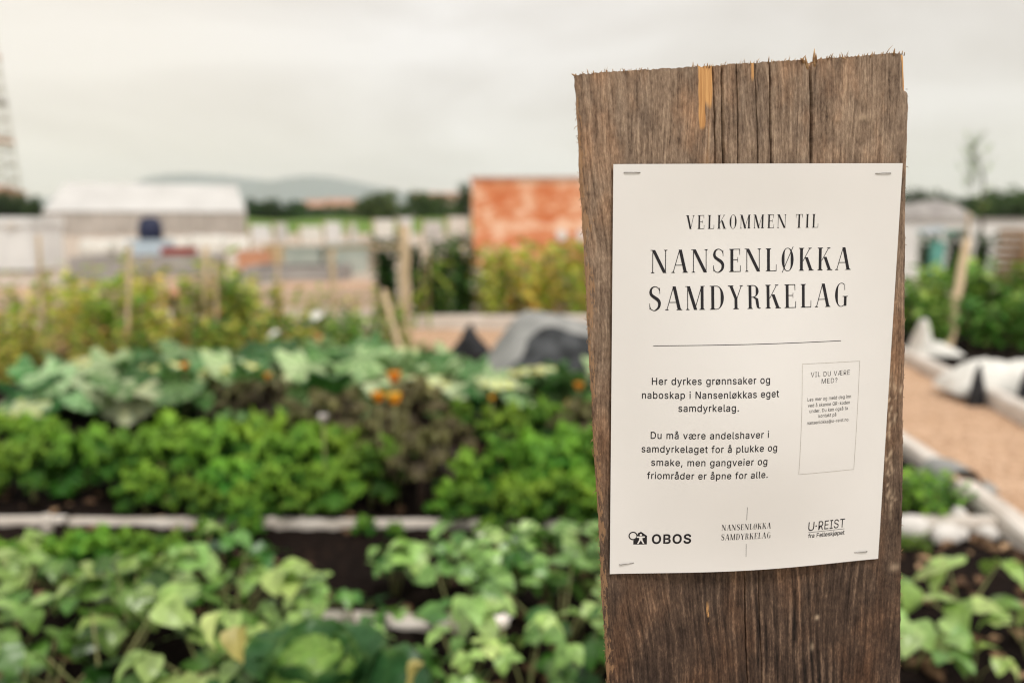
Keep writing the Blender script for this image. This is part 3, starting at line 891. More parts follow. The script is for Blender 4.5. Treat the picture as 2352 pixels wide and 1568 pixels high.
# ------------------------------------------------------------------ mixed bed of yellowing plants behind
aut = Protos([leafy(71, 'yellowing_bean', 'runner bean', .62, 11, 12, .11, .08, 'autumn', 'drystem', .30, 'lance', .15, 1.0),
              leafy(72, 'yellowing_bean', 'runner bean', .55, 11, 12, .11, .09, 'autumn', 'drystem', .32, 'heart', .2, .9),
              leafy(73, 'yellowing_bean', 'runner bean', .70, 8, 14, .12, .07, 'autumn', 'drystem', .26, 'lance', .1, .7)])
grn = Protos([leafy(75, 'garden_herb', 'herb', .5, 14, 14, .11, .075, 'green', 'stem', .3, 'lance', .1, .9),
              leafy(76, 'garden_herb', 'herb', .6, 14, 14, .12, .085, 'green', 'stem', .28, 'heart', .2, 1.0)])
random.seed(77)
for px, Y, s in [(-20, 6.9, .8), (60, 6.6, .75), (130, 7.0, .95), (200, 6.6, .9), (260, 7.1, 1.05), (330, 6.7, 1.0), (395, 7.1, 1.1), (455, 6.8, 1.0), (510, 7.0, 1.05), (570, 7.1, 1.0), (640, 6.9, .8),
                 (700, 7.0, .7), (920, 6.9, .7), (30, 6.2, .6), (170, 6.1, .55), (290, 6.2, .6), (100, 5.8, .5), (10, 5.6, .5), (230, 5.7, .45), (60, 6.3, .7), (370, 6.3, .75), (440, 6.3, .7), (520, 6.3, .7), (600, 6.4, .65), (690, 6.4, .6)]:
    aut.place((x_at(px, Y, .3), Y, 0), random.uniform(0, 6.3), s, 'yellowing bean plant between the stakes beyond the squash', 'yellowing beans between the stakes')
for px, Y, s in [(700, 6.9, .75), (760, 7.0, .7), (810, 6.7, .7), (620, 6.6, .8), (860, 6.6, .6), (470, 6.5, .8), (540, 7.0, 1.2), (980, 6.3, .45), (340, 6.4, .6), (230, 7.0, .9)]:
    grn.place((x_at(px, Y, .3), Y, 0), random.uniform(0, 6.3), s, 'green leafy herb clump beyond the squash', 'green herb clumps beyond the squash')
for px, Y, h in [(110, 7.6, 1.1), (330, 7.8, 1.25), (520, 7.9, 1.1), (160, 8.2, 1.05), (640, 7.8, .9), (720, 7.5, .8), (430, 7.6, .95), (300, 7.4, 1.2), (505, 7.3, 1.3), (215, 7.7, .9), (570, 7.6, 1.0), (20, 7.8, .8), (880, 7.4, .8), (800, 7.8, .7)]:
    aut.place((x_at(px, Y, .3), Y, 0), random.uniform(0, 6.3), h, 'tall thin yellowing bean plant in the back of the staked bed', 'tall yellowing beans', 2)
# autumn shrubs before the brick wall
for px, Y, s in [(1090, 10.2, 1.35), (1150, 10.0, 1.3), (1200, 10.5, 1.45), (1260, 10.0, 1.4), (1120, 10.4, 1.4), (1230, 10.2, 1.4), (1345, 10.0, 1.4), (1175, 9.6, 1.1), (1290, 9.6, 1.1), (1310, 10.3, 1.45), (1370, 10.1, 1.3), (1440, 10.4, 1.3), (1230, 9.5, 1.0), (1330, 9.4, .95), (1120, 9.4, .9),
                 (1540, 10.2, 1.3), (1640, 10.4, 1.2)]:
    aut.place((x_at(px, Y, .3), Y, 0), random.uniform(0, 6.3), s, 'yellow and brown autumn plant in front of the brick wall', 'autumn plants before the brick wall')
aut.finish()
# dark climbers on a frame left of the brick wall
dk = Protos([leafy(81, 'climbing_plant', 'climber', 1.0, 15, 34, .11, .09, 'dark', 'darkstem', .2, 'heart', .0, 1.0, zmin=.02), leafy(82, 'climbing_plant', 'climber', .95, 15, 34, .10, .085, 'dark', 'darkstem', .24, 'heart', .1, .9, zmin=.02)])
for px, Y, s, lab in [(893, 9.6, .98, 'dark green climber left of the thick pale post'), (962, 9.2, 1.0, 'dark green climber just right of the thick pale post'),
                      (1015, 9.4, .95, 'dark climber beside the lime green maize'), (1060, 9.8, 1.0, 'dark climber next to the corner of the brick wall'),
                      (1000, 8.9, .6, 'low dark climber at the foot of the lime green maize')]:
    dk.place((x_at(px, Y, .3), Y, 0), random.uniform(0, 6.3), s, lab, 'dark climbers by the post')
random.seed(9)
o = leafy(83, 'maize_plant', 'maize', 1.0, 3, 9, .42, .05, 'autumn', 'drystem', .08, 'strap', .2, .4, 1.1, .012)
o.location = (x_at(985, 8.8), 8.8, 0); o['label'] = 'lime green maize plant with strap leaves among the dark climbers'
# shrubs on the right
for px, Y, s, lab in [(2110, 7.6, 1.15, 'green bush right behind the edge of the plank'), (2170, 7.9, 1.2, 'green bush left of the leaning stake'), (2235, 8.0, 1.25, 'green bush just right of the leaning stake'),
                      (2310, 7.7, 1.2, 'green bush in front of the white wall'), (2380, 7.9, 1.2, 'green bush cut off by the frame at the right'), (2150, 7.1, .8, 'low green bush behind the white fleece lump'),
                      (2270, 7.1, .95, 'low green bush behind the white fleece roll'), (2350, 7.0, .9, 'low green bush above the far edging at the right'), (2030, 7.7, 1.2, 'green bush hidden behind the plank')]:
    grn.place((x_at(px, Y, .3), Y, .03), random.uniform(0, 6.3), s, lab, 'green bushes beyond the chip path')
grn.finish()
for px, Y, s, lab in [(2132, 13.2, .95, 'dark climber against the white wall, nearest the plank'), (2192, 13.6, 1.0, 'dark climber against the white wall left of the leaning stake'), (2250, 13.2, 1.05, 'dark climber against the white wall right of the leaning stake')]:
    dk.place((x_at(px, Y, .3), Y, 0), random.uniform(0, 6.3), s, lab, 'dark climbers against the white wall')
dk.finish()

# ------------------------------------------------------------------ stakes and posts
def stake(name, px0, py0, px1, Y0, Y1, w, label, group=None, top=None, mat='stake'):
    """from the ground at px0 to a top seen at (px1, py0)"""
    t = at(px1, py0, Y1); b = Vector((x_at(px0, Y0), Y0, -.05))
    o = thing(name, label, 'stake', (b.x, b.y, 0), 0, group); mb = MB()
    d = t - Vector((b.x, b.y, 0))
    n = 9
    pts, rad = [], []
    for i in range(n):
        f = i / (n - 1)
        pts.append((d.x * f + random.uniform(-1, 1) * w * .08, d.y * f, -.05 + (d.z + .05) * f)); rad.append(w * (.56 - .06 * f))
    pts.append((d.x, d.y, d.z + w * .15)); rad.append(w * .28)
    mb.tube(pts, rad, 7); mb.build('stake_shaft', M[mat], o)
    return o


random.seed(3)
S = 'garden stakes in the yellowing bed'
stake('garden_stake', 100, 540, 88, 6.6, 6.7, .030, 'thin pale stake nearest the left edge of the bean bed', S)
stake('garden_stake', 290, 562, 298, 6.4, 6.5, .035, 'pale stake in the yellowing beans below the white tent', S)
stake('garden_stake', 410, 670, 400, 6.6, 6.6, .045, 'dark short post with an orange cap', S, mat='darkstem')
stake('garden_stake', 470, 568, 472, 6.7, 6.8, .05, 'thick pale stake, left one of the close pair', S)
stake('garden_stake', 498, 600, 494, 6.7, 6.8, .035, 'thinner pale stake, right one of the close pair', S)
stake('garden_stake', 640, 570, 636, 8.6, 8.6, .035, 'pale stake beside the orange crates', S)
stake('garden_stake', 768, 572, 762, 7.5, 7.5, .055, 'pale stake under the end of the bamboo rail', S)
stake('garden_stake', 928, 520, 930, 7.2, 7.3, .095, 'thick whitish post in front of the dark climbers', S)
stake('garden_stake', 935, 668, 880, 6.3, 7.2, .055, 'slanting pale stake leaning to the thick post', S)
stake('garden_stake', 2172, 552, 2222, 6.9, 7.6, .075, 'leaning brown stake in the green bushes', None)
stake('garden_stake', 2222, 488, 2225, 13.9, 14.0, .05, 'short orange stake tied to the young tree', None)
p0, p1 = at(752, 572, 7.45), at(938, 566, 7.25)
o = thing('bamboo_rail', 'thin bamboo rail tied between two pale posts', 'bamboo pole', p0); mb = MB()
mb.tube([(0, 0, 0), tuple((p1 - p0) * .5 + Vector((0, 0, .01))), tuple(p1 - p0)], .011, 7); mb.build('bamboo_cane', M['drystem'], o)
p = at(400, 668, 6.55)
o = thing('stake_cap', 'orange cap sitting on the dark post', 'cap', (p.x, p.y, p.z - .02)); mb = MB()
mb.tube([(0, 0, -.03), (0, 0, .02), (0, 0, .045)], [.038, .038, .02], 10); mb.build('cap_shell', M['orange'], o)
for px, py, Y, lab in [(720, 738, 7.0, 'white scrap of fleece on the herb clumps'), (628, 770, 6.3, 'small round white flower head at the front of the herbs')]:
    p = at(px, py, Y); o = thing('fleece_scrap' if 'scrap' in lab else 'flower_head', lab, 'fleece' if 'scrap' in lab else 'flower', p); mb = MB()
    w = .10 if 'scrap' in lab else .05
    A = np.linspace(0, 2 * PI, 14, endpoint=False)
    mb.grid([[(w * q * math.cos(a) * (1 + .2 * math.sin(3 * a)), w * .6 * q * math.sin(a), w * .7 * (1 - q * q) * (1 + .25 * math.sin(2 * a + q * 3)) + w * q * .5 * math.cos(a)) for a in A] for q in (.02, .35, .7, 1)], closed=True)
    mb.build('cloth' if 'scrap' in lab else 'petals', M['fleece'], o)

# ------------------------------------------------------------------ grey fleece mound, black bag
def sstep(x, a, b):
    x = np.clip((x - a) / (b - a), 0, 1); return x * x * (3 - 2 * x)


def mound(name, label, cat, loc, rx, ry, h, mat, prof, seed, n=34, part='cloth', folds=.03, z0=0.0):
    o = thing(name, label, cat, loc); mb = MB(); r = np.random.default_rng(seed)
    xs = np.linspace(-1, 1, n); P = np.zeros((n, n, 3))
    X, Yg = np.meshgrid(xs, xs)
    Hh = prof(X, Yg)
    wr = vnoise(X * 4, Yg * 4, seed, 4, 1.5)
    P[..., 0] = X * rx; P[..., 1] = Yg * ry; P[..., 2] = z0 + np.maximum(0, Hh) * h * (1 + .12 * wr) + folds * wr * np.clip(Hh * 3, 0, 1)
    mb.grid(P); ob = mb.build(part, mat, o)
    return o


def bump1(x, c, w): return np.exp(-((x - c) / w) ** 2)


ym = 6.35
xm = x_at(1345, ym)
mo_ = mound('fleece_mound', 'pale grey fleece draped over a hump with black weed fabric at its front', 'garden cover', (xm, ym, .0), .95, .65, .40, M['grey_fleece'],
      lambda X, Y: (sstep(X, -.98, -.50) * (1 - .16 * sstep(X, -.45, .1)) ) * np.clip(1 - (np.abs(Y) ** 2.6), 0, 1) * np.clip((1.0 - np.abs(X)) * 5, 0, 1), 5)
mb = MB()     # the black weed fabric hanging over its front, with creases
nx_, nz_ = 44, 14
rows = []
for j in range(nz_):
    f = j / (nz_ - 1)
    row = []
    for i in range(nx_):
        u = -1 + 2 * i / (nx_ - 1)
        hgt = .40 * (.70 * math.exp(-((u + .40) / .26) ** 2) + .68 * math.exp(-((u - .05) / .4) ** 2)) * min(1, (u + 1) * 3) + .015
        pl = .03 * math.sin(u * 23 + f * 2) + .02 * math.sin(u * 41)
        row.append((u * .93, -.66 - .08 * (1 - f) + pl * (1 - .5 * f) + .22 * f * f, .012 + hgt * f))
    rows.append(row)
mb.grid(rows); mb.build('weed_fabric', M['grey_net'], mo_)
o = mound('refuse_bag', 'small crumpled black bag left of the grey fleece mound', 'black bag', (x_at(1082, 6.9), 6.9, 0), .17, .15, .22, M['black'],
          lambda X, Y: np.clip(1 - X ** 2 * .9 - Y ** 2, 0, 1) ** .6 * (.8 + .4 * bump1(X, -.1, .35)), 8, part='bag_skin', folds=.03)

# ------------------------------------------------------------------ white fleece and black weights on the far edging
def lump(name, label, cat, px, Y, prof, w, h, d, mat, seed, z0=.08, part='cloth'):
    return mound(name, label, cat, (x_at(px, Y, .2), Y, 0), w, d, h, mat, prof, seed, part=part, z0=z0, folds=.02)


lump('fleece_bundle', 'upright white fleece lump on the far edging next to the plank', 'fleece', 2150, 6.55,
     lambda X, Y: (1.0 * bump1(X, -.62, .26) + .33 * bump1(X, .1, .7)) * np.clip(1 - Y ** 4, 0, 1) * np.clip((1 - np.abs(X)) * 8, 0, 1), .20, .25, .12, M['fleece'], 14)
lump('fleece_bundle', 'long rounded white fleece roll on the far edging at the right', 'fleece', 2312, 5.28,
     lambda X, Y: np.clip(1 - np.abs(X) ** 3, 0, 1) ** .5 * np.clip(1 - Y ** 2, 0, 1) ** .5 * (1 + .1 * X), .40, .20, .19, M['fleece'], 15, z0=.05)


def weight_bag(px, Y, lab, w, h):
    o = thing('weight_bag', lab, 'weight', (x_at(px, Y, .05), Y, 0), .3, 'black weights on the edging'); mb = MB()
    rows = []
    for j in range(9):
        f = j / 8; hw = w * (1 - f ** 1.4 * .82)
        rows.append([(hw * math.cos(a) * (1 + .08 * math.sin(3 * a + j)), hw * .45 * math.sin(a), h * f) for a in np.linspace(0, 2 * PI, 14, endpoint=False)])
    mb.grid(rows, closed=True); mb.add(rows[-1], [tuple(range(14))])
    mb.build('bag_skin', M['black'], o)


weight_bag(2243, 5.03, 'black pointed weight standing on the chips against the white edging', .075, .27)
weight_bag(2352, 5.0, 'black weight at the right edge, leaning on the white fleece roll', .075, .24)
# grey cloth laid over the near edging
p = (near_edge(3.41), 3.41, 0)
o = thing('ground_cloth', 'strip of grey cloth folded over the near white edging', 'cloth', p); mb = MB()
rows = []
for i in range(16):
    u = i / 15; x = -.17 + .34 * u
    z = .095 * math.exp(-((x) / .09) ** 4) + .022
    rows.append([(x + .02 * math.sin(v * 5), (v - .5) * .20 + .15 * x, z + .008 * math.sin(7 * v + 4 * u)) for v in np.linspace(0, 1, 9)])
mb.grid(rows); mb.build('cloth', M['grey_fleece'], o)


def rock(px, Y, w, h, lab, seed):
    o = thing('white_stone', lab, 'stone', (x_at(px, Y, .03), Y, 0), random.uniform(0, 6), 'white stones on the soil'); mb = MB()
    r = np.random.default_rng(seed); rows = []
    for th in np.linspace(.05, PI - .05, 9):
        rows.append([((w * math.sin(th) * (1 + .16 * math.sin(2 * a + seed) + .13 * math.sin(4 * a + th * 3 + seed) + .08 * math.cos(th * 5 + seed))) * math.cos(a), w * .8 * math.sin(th) * math.sin(a) * (1 + .1 * math.cos(3 * a)), h * .6 + h * .75 * math.cos(th)) for a in np.linspace(0, 2 * PI, 13, endpoint=False)])
    mb.grid(rows, closed=True); mb.build('stone_body', M['stone'], o)


rock(2092, 2.85, 0.066, 0.074, 'large white stone touching the right edge of the plank', 1)
rock(2170, 2.82, 0.066, 0.056, 'broad white stone in the middle of the stone row', 2)
rock(2204, 2.84, 0.035, 0.041, 'small white stone leaning on the broad stone', 3)
rock(2268, 2.85, 0.043, 0.044, 'white stone at the right end of the stone row', 4)
rock(2200, 3.02, .04, .05, 'small white stone behind the broad one, beside the parsley', 5)
ps = Protos([leafy(91, 'parsley_plant', 'parsley', .19, 30, 9, .04, .035, 'kale', 'stem', .2, 'round', .35, 1.0, .6, .003)])
ps.place((x_at(2115, 3.1, .1), 3.1, 0), .3, 1.0, 'bright green parsley clump right of the plank', None)
ps.place((x_at(2165, 3.05, .1), 3.15, 0), 1.7, .8, 'small parsley clump below the grey cloth', None)
ps.place((x_at(2095, 2.72, .1), 2.72, 0), 2.7, .4, 'tiny green herb under the large white stone', None)

# ------------------------------------------------------------------ raised beds and clutter of the middle distance
def raised_bed(px0, px1, Y, h, d, label, mat='beige_timber', fill='soil'):
    x0, x1 = x_at(px0, Y), x_at(px1, Y); w = x1 - x0
    o = thing('raised_bed', label, 'raised bed', (x0, Y, -.01), 0, 'raised beds beyond the staked bed')
    mb = MB(); t = .05
    for lev in range(2):
        za, zb = lev * h / 2, (lev + 1) * h / 2 - .008
        mb.box(0, w, 0, t, za, zb); mb.box(0, w, d - t, d, za, zb); mb.box(0, t, t + .001, d - t - .001, za, zb); mb.box(w - t, w, t + .001, d - t - .001, za, zb)
    mb.build('frame_boards', M[mat], o, smooth=False)
    mb = MB(); X, Yg = np.meshgrid(np.linspace(t, w - t, 20), np.linspace(t, d - t, 12))
    mb.grid(np.stack([X, Yg, h * .86 + .02 * vnoise(X, Yg, 2, 3, 6)], -1)); mb.build('soil_fill', M[fill], o)
    return o


raised_bed(-120, 196, 9.6, .30, 1.1, 'long beige timber bed at the left end', fill='chips')
raised_bed(205, 470, 11.5, .30, 1.2, 'beige timber bed below the white tent', fill='chips')
raised_bed(470, 560, 10.6, .25, 1.0, 'small beige timber bed below the pale crate', fill='chips')
raised_bed(600, 860, 10.8, .28, 1.2, 'beige timber bed below the orange crates', fill='chips')
raised_bed(160, 470, 15.5, .46, 1.2, 'dark soiled timber bed under the white bags', 'mound')
raised_bed(560, 780, 15.0, .3, 1.2, 'grey timber bed beyond the orange crates', 'mound', 'soil')


def crate(name, px, py, w, h, Y, mat, label, cat='crate', group=None):
    """slatted box with rim, its base seen at (px, py)"""
    p = at(px, py, Y)
    W, Hh = w / 1829.3 * Y, h / 1829.3 * Y
    z0 = -.01; Hh += p.z
    o = thing(name, label, cat, (p.x, Y, z0), random.uniform(-.15, .15), group); mb = MB()
    d = W * .7; t = .02
    for k in range(3):
        a, b = Hh * k / 3, Hh * (k + 1) / 3 - .01
        mb.box(-W / 2, W / 2, -d / 2, -d / 2 + t, a, b); mb.box(-W / 2, W / 2, d / 2 - t, d / 2, a, b)
        mb.box(-W / 2, -W / 2 + t, -d / 2 + t + .001, d / 2 - t - .001, a, b); mb.box(W / 2 - t, W / 2, -d / 2 + t + .001, d / 2 - t - .001, a, b)
    mb.box(-W / 2 + t, W / 2 - t, -d / 2 + t, d / 2 - t, .012, .03)
    mb.build('crate_sides', M[mat], o, smooth=False)
    mb = MB(); mb.box(-W / 2 - .015, W / 2 + .015, -d / 2 - .015, -d / 2 + t + .004, Hh - .04, Hh + .004); mb.box(-W / 2 - .015, W / 2 + .015, d / 2 - t - .004, d / 2 + .015, Hh - .04, Hh + .004)
    for sx in (-W / 2 - .015, W / 2 - t): mb.box(sx, sx + t + .015, -d / 2 + t + .004, d / 2 - t - .004, Hh - .04, Hh + .004)
    mb.build('rim', M[mat], o, smooth=False)
    return o, (p.x, Y, z0 + Hh)


c0, ctop = crate('storage_crate', 348, 590, 84, 40, 21, 'blue', 'pale blue-white crate under the navy barrel')
o = thing('barrel', 'navy blue barrel standing on the pale crate', 'barrel', (ctop[0] + .02, 21, ctop[2] - .10)); mb = MB()
mb.tube([(0, 0, 0), (0, 0, .06), (0, 0, .2), (0, 0, .24), (0, 0, .40), (0, 0, .44), (0, 0, .60), (0, 0, .66)], [.22, .27, .29, .305, .305, .29, .26, .2], 18); mb.build('barrel_body', M['navy'], o)
mb = MB(); mb.tube([(0, 0, .655), (0, 0, .70)], [.17, .15], 14); mb.build('lid', M['navy'], o)
crate('storage_crate', 413, 606, 66, 38, 18, 'red', 'dark red crate right of the navy barrel')
crate('storage_crate', 585, 600, 62, 24, 19, 'orange', 'orange-red crate, left one of the pair by the white hoarding')
crate('storage_crate', 640, 588, 60, 26, 22, 'drystem', 'straw brown crate right of the orange-red one')
crate('storage_crate', 800, 610, 90, 52, 18, 'pale_green', 'pale grey-green crate left of the bamboo rail')
crate('storage_crate', 700, 612, 80, 46, 18, 'pale_green', 'pale grey-green crate behind the stakes')
crate('storage_crate', 850, 600, 40, 50, 19, 'housewall', 'beige crate standing by the dark climber')


def bulk_bag(px, py, w, h, Y, label):
    p = at(px, py, Y); W, Hh = w / 1829.3 * Y, h / 1829.3 * Y
    o = thing('bulk_bag', label, 'bulk bag', (p.x, Y, 0), random.uniform(-.2, .2), 'white bulk bags before the tent'); mb = MB()
    Ht = p.z + Hh; rows = []
    for f in (0, .08, .3, .6, .85, .97, 1.0):
        b = 1 + .10 * math.sin(f * PI) - (.25 if f == 1 else 0)
        rows.append([(W / 2 * b * np.sign(math.cos(a)) * abs(math.cos(a)) ** .5, W * .4 * b * np.sign(math.sin(a)) * abs(math.sin(a)) ** .5, Ht * f + .03 * math.sin(3 * a) * f) for a in np.linspace(0, 2 * PI, 20, endpoint=False)])
    mb.grid(rows, closed=True); mb.add(rows[-1], [tuple(range(20))]); mb.build('bag_body', M['fleece'], o)
    mb = MB()
    for sx in (-1, 1):
        mb.tube([(sx * W * .42, -W * .2, Ht * .95), (sx * W * .42, -W * .1, Ht * 1.08), (sx * W * .42, W * .1, Ht * 1.08), (sx * W * .42, W * .2, Ht * .95)], .025, 5)
    mb.build('lifting_loops', M['white_plastic'], o)


random.seed(8)
for i, (px, w, h, lab) in enumerate([(225, 80, 35, 'white bulk bag at the left end of the tent'), (300, 70, 40, 'white bulk bag left of the navy barrel'), (410, 60, 42, 'white bulk bag behind the dark red crate'),
                                     (478, 80, 48, 'tall white bulk bag below the middle of the tent'), (545, 75, 44, 'white bulk bag at the right end of the tent')]):
    bulk_bag(px, 578, w * .8, h * .72, 26, lab)

# white storage box at the left
Yb = 17.5; x1 = x_at(75, Yb, .6); W = 2.6
o = thing('storage_box', 'white storage box with a lid at the left edge', 'storage box', (x1 - W, Yb, 0)); mb = MB()
mb.box(0, W, 0, 1.2, 0.06, 1.02)
for k in range(5): mb.box(k * (W - .08) / 4, k * (W - .08) / 4 + .08, -.02, -.001, .06, 1.0)
mb.build('box_body', M['white_plastic'], o, smooth=False)
mb = MB(); mb.box(-.04, W + .04, -.05, 1.25, 1.03, 1.17); mb.box(.0, W, -.01, 1.21, 1.172, 1.21); mb.build('lid', M['white_plastic'], o, smooth=False)
mb = MB(); mb.box(W - .5, W - .3, -.07, -.052, .97, 1.1); mb.build('latch', M['steel'], o, smooth=False)

# white tent
Yt = 60.0
xb = x_at(566, Yt, 1.5); turn = math.atan2(-xb, Yt); L = 13.4
o = thing('white_tent', 'long white tent hall with grey side walls', 'tent', (xb - L * math.cos(turn), Yt - L * math.sin(turn), 0), turn); mb = MB()
e, rdg, D = 1.62, 3.75, 9.0
xs = np.linspace(0, L, 17)
rows = []
for f in np.linspace(0, 1, 7):
    rows.append([(.75 * f + (L - 1.4 * f) * (x / L), -.12 + f * D / 2, e + (rdg - e) * f - .05 * math.sin(f * PI) - .03 * abs(math.sin(x / L * 8 * PI))) for x in xs])
mb.grid(rows)
mb.grid([[(p_[0], D - p_[1], p_[2]) for p_ in r] for r in rows])
mb.build('roof', M['white_sheet'], o)
mb = MB(); mb.box(.05, L - .05, .0, .05, 0, e); mb.box(.05, L - .05, D - .05, D, 0, e)
for sx in (.05, L - .10):
    mb.add([(sx, .05, 0), (sx, D - .05, 0), (sx, D - .05, e), (sx - (.62 if sx > 1 else -.7), D / 2, rdg - .1), (sx, .05, e)], [(0, 1, 2, 3, 4)])
mb.build('side_wall', M['grey_sheet'], o, smooth=False)
for k in range(9):
    mb = MB(); x = .06 + (L - .2) * k / 8; mb.tube([(x, -.05, 0), (x, -.05, e)], .04, 6); mb.build('tent_pole', M['steel'], o)

# white hoarding: panels on posts
Yh = 24.0
xa, xb = x_at(572, Yh, .8), x_at(1083, Yh, .8); L = xb - xa
o = thing('hoarding', 'white panel hoarding between the tent and the brick wall', 'fence', (xa, Yh, 0)); n = 9
for k in range(n):
    mb = MB(); x0, x1 = L * k / n + .06, L * (k + 1) / n - [.1, .35, .06, .2, .5, .1, .3, .12, .06][k]
    hgt = [.98, 1.03, .94, 1.06, 1.02, 1.14, 1.20, 1.10, 1.22][k]
    mb.box(x0, x1, 0, .05, .50, hgt); mb.box(x0, x1, -.012, -.001, .75, .78); mb.build('panel', M[('white_plastic', 'white_sheet', 'fleece')[k % 3]], o, smooth=False)
    mb = MB(); mb.tube([(L * k / n, .09, 0), (L * k / n, .09, hgt + .02)], .03, 6); mb.build('fence_post', M['drystem'], o)

# brick wall building
Yw = 19.0
xa, xb = x_at(1084, Yw, 1.2), 5.2
o = thing('brick_building', 'low flat brick building with patchy orange bricks', 'brick building', (xa, Yw, 0)); mb = MB()
zt = at(1100, 406, Yw).z
mb.box(0, xb - xa, 0, 5, 0, zt - .07); mb.build('wall', M['brick'], o, smooth=False)
mb = MB(); mb.box(-.04, xb - xa + .04, -.04, 5.04, zt - .068, zt); mb.build('coping', M['roof'], o, smooth=False)
for px in (1290, 1336):
    mb = MB(); q = at(px, 540, Yw); mb.tube([(q.x - xa, -.05, q.z), (q.x - xa, -.004, q.z)], [.12, .13], 14); mb.build('wall_disc', M['white_plastic'], o, smooth=False)

# white wall on the right with painted marks, pallets
Yr = 16.0
xa, xb = x_at(1950, Yr, 1), x_at(2520, Yr, 1)
o = thing('white_wall', 'long white wall with a thin dark coping at the right', 'wall', (xa, Yr, 0)); mb = MB()
mb.box(0, xb - xa, 0, .2, 0, 1.14); mb.build('wall_face', M['white_plastic'], o, smooth=False)
mb = MB(); mb.box(-.05, xb - xa + .05, -.05, .25, 1.142, 1.19); mb.build('coping', M['mound'], o, smooth=False)
for px, py, w, h, m_ in [(2150, 528, 22, 7, 'blue'), (2118, 532, 14, 6, 'blue'), (2185, 535, 16, 6, 'teal')]:
    q = at(px, py, Yr - .01); r = w / 1829.3 * Yr; rz = h / 1829.3 * Yr
    mb = MB(); A = [(q.x - xa + r * math.cos(a) * (1 + .2 * math.sin(3 * a)), -.004, q.z + rz * math.sin(a)) for a in np.linspace(0, 2 * PI, 20, endpoint=False)]
    mb.add(A, [tuple(range(20))]); mb.build('painted_mark', M[m_], o, smooth=False)
o, _ = crate('plastic_tub', 2150, 600, 26, 46, 13.0, 'teal', 'teal tub in front of the white wall', 'tub')
q = Vector((x_at(2355, 13.5), 13.5, 0))
o = thing('pallet_stack', 'leaning stack of brown pallets against the white wall', 'pallet stack', q, .15); mb = MB()
for k in range(8):
    z = k * .13
    for j in range(4): mb.box(-.35, .35, -.3 + j * .17, -.3 + j * .17 + .1, z + .075, z + .10)
    for xx in (-.35, -.05, .27): mb.box(xx, xx + .08, -.3, .31, z, z + .073)
mb.build('pallet_boards', M['rawwood'], o, smooth=False)

# young tree on the right
q = Vector((x_at(2240, 14.2), 14.2, 0)); tz = at(2232, 330, 14.2)
o = thing('young_tree', 'thin young tree with sparse leaves beside the orange stake', 'tree', q); mb = MB(); random.seed(15)
tp = Vector((tz.x - q.x, 0, tz.z))
mb.tube([(0, 0, 0), (.02, 0, tp.z * .4), (-.02, 0, tp.z * .75), tuple(tp)], [.03, .026, .018, .006], 7)
lf = MB()
for k in range(26):
    f = random.uniform(.46, .98); b = Vector((tp.x * f, 0, tp.z * f)); a = random.uniform(0, 6.3); ln = random.uniform(.15, .4) * (1.2 - f * .6)
    e_ = b + Vector((math.cos(a) * ln, math.sin(a) * ln, ln * 1.3)); mb.tube([tuple(b), tuple((b + e_) / 2 + Vector((0, 0, -.02))), tuple(e_)], [.008, .005, .003], 4)
    for j in range(9):
        g_ = random.uniform(.2, 1.1); pp = b + (e_ - b) * g_
        put(lf, blade(.075, .035, 'lance', .2, .5, 1, 3), random.uniform(0, 6.3), random.uniform(-1, .6), 0, pp, random.random())
mb.build('trunk', M['bark'], o); lf.build('crown', M['green'], o)

# ------------------------------------------------------------------ far trees, houses, tower, hills
def tree(px, Y, top_py, w_px, label, seed, shape=1.0, n=1500, t0=.2, t1=.9, base=None, group='trees beyond the garden'):
    random.seed(seed); r = np.random.default_rng(seed)
    ztop = at(px, top_py, Y).z * 1.12; R = w_px * .62 / 1829.3 * Y
    o = thing('tree', label, 'tree', (x_at(px, Y, 2), Y, -.03), 0, group)
    tr = MB(); tr.tube([(0, 0, -.2), (.1, 0, ztop * .35), (0, .1, ztop * .8)], [R * .07, R * .055, R * .02], 7)
    for k in range(6):
        a = k * 1.1; tr.tube([(0, 0, ztop * .3), (math.cos(a) * R * .35, math.sin(a) * R * .35, ztop * .5), (math.cos(a) * R * .6, math.sin(a) * R * .6, ztop * .65)], [R * .03, R * .02, R * .008], 5)
    lf = MB(); zc = ztop * .54; Rz = ztop * .46
    cl = []
    for k in range(34):
        d = r.normal(size=3); d /= np.linalg.norm(d); q = r.uniform(.3, .98)
        cl.append((d * np.array([R * .85, R * .85, Rz * .85]) * q, r.uniform(.22, .38) * R, r.uniform(t0, t1)))
    V = []; F = []; T = []
    for k in range(n):
        c, cr, tn = cl[k % len(cl)]
        d = r.normal(size=3); d /= np.linalg.norm(d); p_ = c + d * cr * r.uniform(.5, 1.1) ** .5 + np.array([0, 0, zc])
        s = R * r.uniform(.07, .13); u = r.normal(size=3); u /= np.linalg.norm(u); v_ = np.cross(u, d); v_ /= np.linalg.norm(v_) + 1e-6
        i = len(V); V += [p_ - u * s, p_ - v_ * s * .6, p_ + u * s, p_ + v_ * s * .6]; F.append((i, i + 1, i + 2, i + 3)); T += [np.clip(tn + r.uniform(-.2, .2), 0, 1)] * 4
    lf.add(V, F, T)
    tr.build('trunk', M['bark'], o); lf.build('crown', M['tree'], o, smooth=False)
    return o


